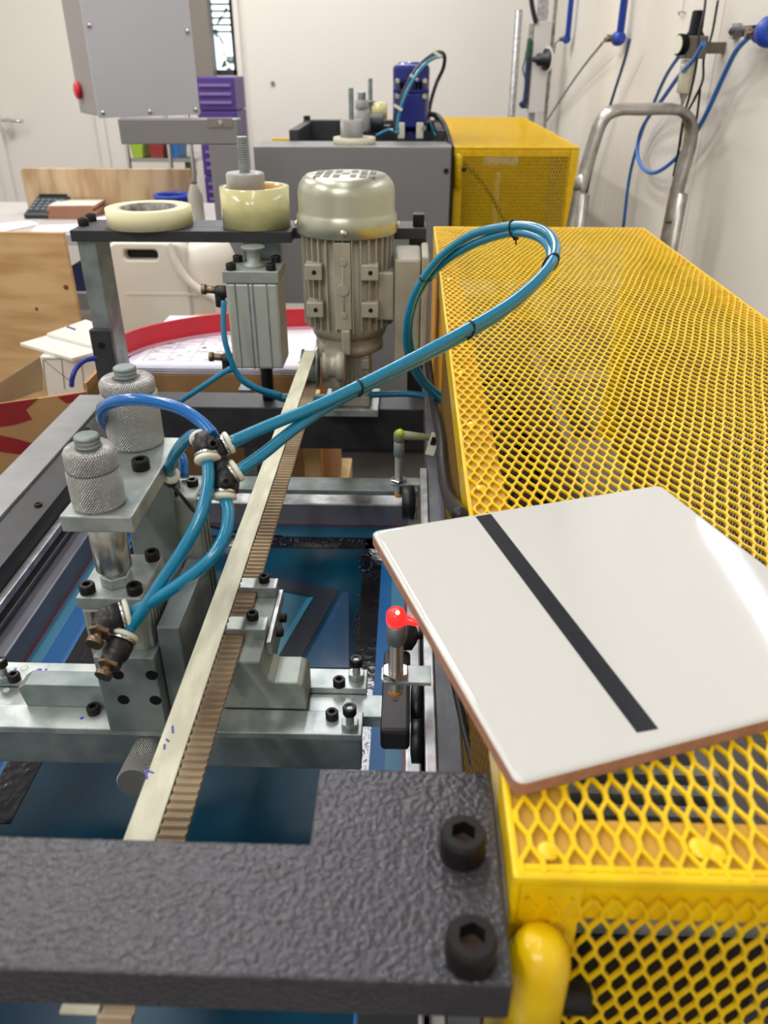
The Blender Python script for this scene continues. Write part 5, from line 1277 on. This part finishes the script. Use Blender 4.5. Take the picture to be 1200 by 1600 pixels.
# ================================================================== LADDER
lad = thing('step_ladder', 'scuffed aluminium step ladder standing between the cage and the wall', 'ladder', (.6, 2.2, FLOOR))
cL = 2.02
def lp(x, y, c=cL): return ac(x, y, c)
top = [(899, 330), (905, 300), (918, 255), (930, 215), (938, 193), (950, 178), (970, 171), (1000, 171), (1040, 170), (1062, 173), (1076, 185), (1080, 205), (1075, 235), (1065, 270), (1055, 310), (1047, 350), (1042, 375)]
P = [lp(x, y, cL + (y - 170) * .0006) for x, y in top]
def to_floor(p, d, z=FLOOR + .002):
    d = Vector(d).normalized()
    if d.z > -.9: d = Vector((d.x * .4, d.y * .4, -1)).normalized()
    return p + d * ((z - p.z) / d.z)
low0 = to_floor(P[0], P[0] - P[1]); low1 = to_floor(P[-1], P[-1] - P[-2])
S = spline([low0 * 1.0] + P + [low1], 6)
# oval section swept tube
def sweep(S, w_, t_, face):
    b = MB(); n = 12; m = len(S); face = Vector(face).normalized()
    for i, p in enumerate(S):
        t = (S[min(i + 1, m - 1)] - S[max(i - 1, 0)]).normalized(); v = (face - t * face.dot(t)).normalized(); u = t.cross(v)
        for k in range(n):
            a = 2 * math.pi * k / n; cx = math.copysign(abs(math.cos(a)) ** .6, math.cos(a)); cy = math.copysign(abs(math.sin(a)) ** .6, math.sin(a))
            b.v.append(p + u * cx * t_ / 2 + v * cy * w_ / 2)
    for i in range(m - 1):
        for k in range(n): b.f.append([i * n + k, i * n + (k + 1) % n, (i + 1) * n + (k + 1) % n, (i + 1) * n + k]); b.sm.append(True)
    b.f.append(list(range(n))[::-1]); b.sm.append(False); b.f.append([(m - 1) * n + k for k in range(n)]); b.sm.append(False)
    return b
low0.z = max(low0.z, FLOOR); low1.z = max(low1.z, FLOOR)
part(lad, 'hoop_rail', sweep(S, .045, .024, (-.25, 1, .2)), M_ladder, label='bent tubular hoop rail')
for pts in (((905, 303), (911, 330), (912, 372)), ((1058, 302), (1066, 318), (1066, 400))):
    Q0 = lp(pts[0][0] + 9, pts[0][1], cL + .0)
    Q = [Q0, to_floor(Q0, (.0, .04, -1))]
    part(lad, 'rear_leg', sweep(spline(Q, 4), .03, .020, (-.25, 1, .2)), M_ladder)
for z_ in (-.55, -.80, -1.05, -1.28):
    a_ = P[0].lerp(low0, (P[0].z - z_) / (P[0].z - low0.z)); b_ = P[-1].lerp(low1, (P[-1].z - z_) / (P[-1].z - low1.z))
    part(lad, 'step', MB().beam(a_, b_, .07, .02), M_ladder, bev=.002)

# ================================================================== RIGHT WALL SERVICES
WX = RW - .035
M_pipe = mat('blue pipe paint', (24, 66, 168), .35)
def wp(x, y, off=.035): return ax(x, y, RW - off)
def vpipe(name, label, x, y, r, m, ztop=CEIL):
    q = wp(x, y); return solo(name, label, 'pipe', MB().cyl(q, (q.x, q.y, ztop), r, n=16), m)
vpipe('air_pipe', 'blue air pipe dropping down the wall nearest the corner', 887, 58, .013, M_pipe)
vpipe('air_pipe', 'blue air pipe dropping down the wall above the double valve', 969, 52, .014, M_pipe)
def valve(label, x, y, s, toward=-1, lever=True):
    q = wp(x, y); o = thing('ball_valve', label, 'valve', q)
    part(o, 'valve_body', MB().lathe((q.x, q.y - .035 * s, q.z), (0, 1, 0), [(.010 * s, 0), (.016 * s, .004), (.016 * s, .02 * s), (.020 * s, .025 * s), (.020 * s, .045 * s), (.016 * s, .05 * s), (.012 * s, .07 * s)], 20), M_pipe)
    part(o, 'brass_nipple', MB().cyl((q.x, q.y + .034 * s, q.z), (q.x, q.y + .055 * s, q.z), .011 * s, n=8), M_brass)
    part(o, 'brass_nipple', MB().cyl((q.x - .01, q.y, q.z), (q.x - .035 * s, q.y, q.z), .010 * s, n=8), M_brass)
    if lever: part(o, 'lever', MB().beam((q.x - .02, q.y + .05 * s, q.z + .002), (q.x - .022, q.y + .105 * s, q.z - .004), .012 * s, .008, (1, 0, 0)), M_plast)
    return o
valve('small blue valve at the foot of the wall pipe nearest the corner', 885, 61, 1.0, lever=False)
valve('blue double valve with black lever on the middle wall pipe', 966, 60, 1.25)
hose('wall_hose', 'thin bent metal line beside the corner valve', [(876, 60, 4.0), (868, 68, 4.02), (866, 80, 4.05), (862, 88, 4.05)], .004, M_zincd)
valve('large blue valve with black handle at the right edge', 1190, 52, 1.0)
q = wp(1196, 50); solo('blue_union', 'round blue pipe union on the wall at the right edge', 'pipe fitting', MB().lathe((q.x, q.y - .05, q.z), (0, 1, 0), [(.02, 0), (.029, .004), (.031, .03), (.027, .045), (.018, .05)], 28), M_pipe)
part(bpy.data.objects[[o.name for o in bpy.data.objects if o.get('label', '').startswith('large blue valve')][0]], 'grip', MB().cyl(wp(1180, 48, .05), wp(1144, 49, .05), .011, .009, n=14), M_plast)
def whose(name, label, pts, r, m):
    P = [wp(x, y, off) for x, y, off in pts]; return solo(name, label, 'hose', MB().tube(P, r, 10, 8), m)
whose('air_hose', 'grey line slanting from the double valve down behind the far cage', [(942, 66, .05), (900, 120, .04), (850, 195, .03)], .005, M_zincd)
whose('air_hose', 'blue hose dropping from the double valve to behind the ladder', [(984, 62, .05), (974, 100, .04), (958, 150, .03), (940, 210, .03), (925, 262, .03), (912, 325, .03)], .0055, M_hosed)
whose('air_hose', 'blue hose from the regulator falling straight behind the ladder', [(1062, 86, .09), (1040, 120, .06), (1018, 170, .04), (1000, 215, .03), (984, 275, .03), (974, 355, .03)], .0055, mat('wall hose blue', (26, 96, 164), .35))
whose('air_hose', 'light blue hose looping from regulator front to the right valve', [(1099, 68, .12), (1085, 92, .11), (1060, 120, .09), (1035, 155, .07), (1012, 185, .05), (1000, 210, .04), (996, 240, .04), (1004, 262, .04), (1022, 270, .04), (1048, 255, .04), (1075, 225, .04), (1100, 185, .04), (1130, 120, .04), (1150, 80, .05), (1172, 56, .06)], .0062, mat('wall hose light', (44, 112, 190), .35))
for k, (lb, pts) in enumerate((('black cable passing down over the regulator', [(1104, -20, .10), (1100, 20, .11), (1093, 50, .115), (1088, 100, .11), (1080, 140, .10), (1068, 185, .08), (1060, 235, .05), (1052, 275, .04)]), ('black cable crossing behind the clear bowl', [(1122, 0, .03), (1112, 55, .03), (1100, 90, .05), (1098, 125, .05), (1085, 155, .05), (1070, 185, .05), (1062, 230, .04)]), ('thin black cord right of the regulator bowl', [(1094, 140, .04), (1090, 175, .03), (1086, 200, .03)]))):
    P = [wp(x, y, off) for x, y, off in pts]; solo('wall_cable', lb, 'cable', MB().tube(P, .0032, 8), M_plast)
# regulator
q = wp(1083, 72, .08)
rg = thing('air_regulator', 'air filter regulator with black knob and round gauge on the wall', 'regulator', q)
def rz_(y): return zat(y, q.x, q.y)
M_olv = mat('olive grey casting', (112, 104, 88), .45, .3)
s_ = q.dot(Fv) / F_PX
part(rg, 'casting', MB().box(q.x - 14 * s_, q.x + 17 * s_, q.y - .03, q.y + .03, rz_(92), rz_(56)), M_olv, bev=.004)
M_knobk = mat('matt black knob', (14, 14, 15), .6, ior=1.25)
part(rg, 'knob', MB().lathe((q.x, q.y, rz_(56)), (0, 0, 1), [(14 * s_, 0), (13 * s_, .004), (10.5 * s_, .010), (9.5 * s_, rz_(18) - rz_(56)), (7 * s_, rz_(16) - rz_(56))], 24), M_knobk)
gq = Vector((q.x - 22 * s_, q.y - .01, rz_(70)))
part(rg, 'gauge', MB().lathe((q.x - 13 * s_, q.y - .01, rz_(70)), (-1, -.35, 0), [(6 * s_, 0), (14.5 * s_, .006), (15 * s_, .022), (13 * s_, .026)], 28), M_knobk)
part(rg, 'gauge_face', MB().lathe(Vector((q.x - 13 * s_, q.y - .01, rz_(70))) + Vector((-1, -.35, 0)).normalized() * .0262, (-1, -.35, 0), [(12.6 * s_, 0), (12.4 * s_, .001)], 28), M_white)
M_clear = mat('clear yellowed bowl', (226, 222, 196), .12, 0, trans=.55, ior=1.3)
part(rg, 'bowl', MB().lathe((q.x - 2 * s_, q.y, rz_(146)), (0, 0, 1), [(9 * s_, 0), (12 * s_, .004), (12.5 * s_, rz_(92) - rz_(146) - .001)], 24), M_clear, label='clear condensate bowl')
part(rg, 'drain_cock', MB().lathe((q.x - 2 * s_, q.y, rz_(165)), (0, 0, 1), [(2 * s_, 0), (3 * s_, .01), (6 * s_, rz_(150) - rz_(165)), (8 * s_, rz_(146) - rz_(165) - .0005)], 12), M_coreg)
part(rg, 'mount_plate', MB().box(RW - .012, RW - .001, q.y - .10, q.y - .06, rz_(62), rz_(38)), M_zinc)
part(rg, 'mount_arm', MB().box(q.x + 17 * s_, RW - .001, q.y - .012, q.y + .012, rz_(84), rz_(66)), M_olv)
q = wp(1066, 20, .004); solo('wall_hook', 'small bent wire hook on the wall left of the regulator', 'hook', MB().tube([(q.x, q.y + .03, q.z - .004), (q.x - .01, q.y, q.z + .002), (q.x, q.y - .03, q.z)], .002, 6).tube([(q.x, q.y, q.z), (q.x, q.y - .002, q.z + .2)], .0008, 6), M_zincd)
# steel conduit and electrical trunking by the corner
q = ay(811, 15, 5.2); solo('steel_conduit', 'vertical steel conduit pipe with open top near the corner', 'pipe', MB().cyl((q.x, 5.2, FLOOR), (q.x, 5.2, q.z), .021, n=20), M_alu)
tr_ = thing('cable_trunking', 'tall white electrical trunking box beside the corner', 'trunking', ay(845, 180, 4.9))
Yt = 4.75
def tx2(x, y): p = ay(x, y, Yt); return p
ta, tb2 = tx2(827, 110).x, tx2(849, 110).x
part(tr_, 'cover', MB().box(ta + .012, tb2 + .02, Yt, Yt + .05, zat(176, .6, Yt), zat(33, .6, Yt)), mat('trunking cover', (206, 202, 198), .5), bev=.002)
part(tr_, 'inner_channel', MB().box(ta - .012, ta + .0115, Yt + .02, Yt + .06, zat(170, .6, Yt), zat(37, .6, Yt)), M_coreg)
part(tr_, 'upper_duct', MB().box(ta + .02, tb2 + .0, Yt + .01, Yt + .05, zat(32, .6, Yt), CEIL), M_alu)
part(tr_, 'side_strip', MB().box(tb2 + .03, tb2 + .045, Yt + .02, Yt + .04, FLOOR, CEIL), M_coreg)
part(tr_, 'lower_duct', MB().box(ta + .02, ta + .05, Yt + .01, Yt + .05, zat(230, .6, Yt), zat(177, .6, Yt)), M_zincd)
part(tr_, 'green_wires', MB().tube([tx2(827, 65), tx2(823, 78), tx2(820, 95), tx2(817, 108), tx2(821, 125), tx2(822, 140)], .004, 8).tube([tx2(828, 60), tx2(826, 75), tx2(824, 92)], .012, 8), mat('green wire', (30, 90, 60), .5))
part(tr_, 'blue_wires', MB().tube([tx2(826, 88), tx2(824, 110), tx2(822, 140), tx2(818, 165), tx2(813, 160)], .012, 8), mat('navy wire', (30, 42, 84), .5))
part(tr_, 'black_cable', MB().tube([tx2(829, -10), tx2(832, 12), tx2(836, 30), tx2(838, 36)], .012, 8), M_plast)
q = tx2(853, 93); part(tr_, 'socket_plug', MB().lathe((q.x, Yt - .02, q.z), (-1, -.4, 0), [(.05, 0), (.05, .008), (.03, .012), (.028, .05), (.015, .055), (.012, .08)], 24), M_plast)
part(tr_, 'socket_plate', MB().lathe((q.x + .004, Yt - .018, q.z), (-1, -.4, 0), [(.062, 0), (.062, .003)], 28), M_white)
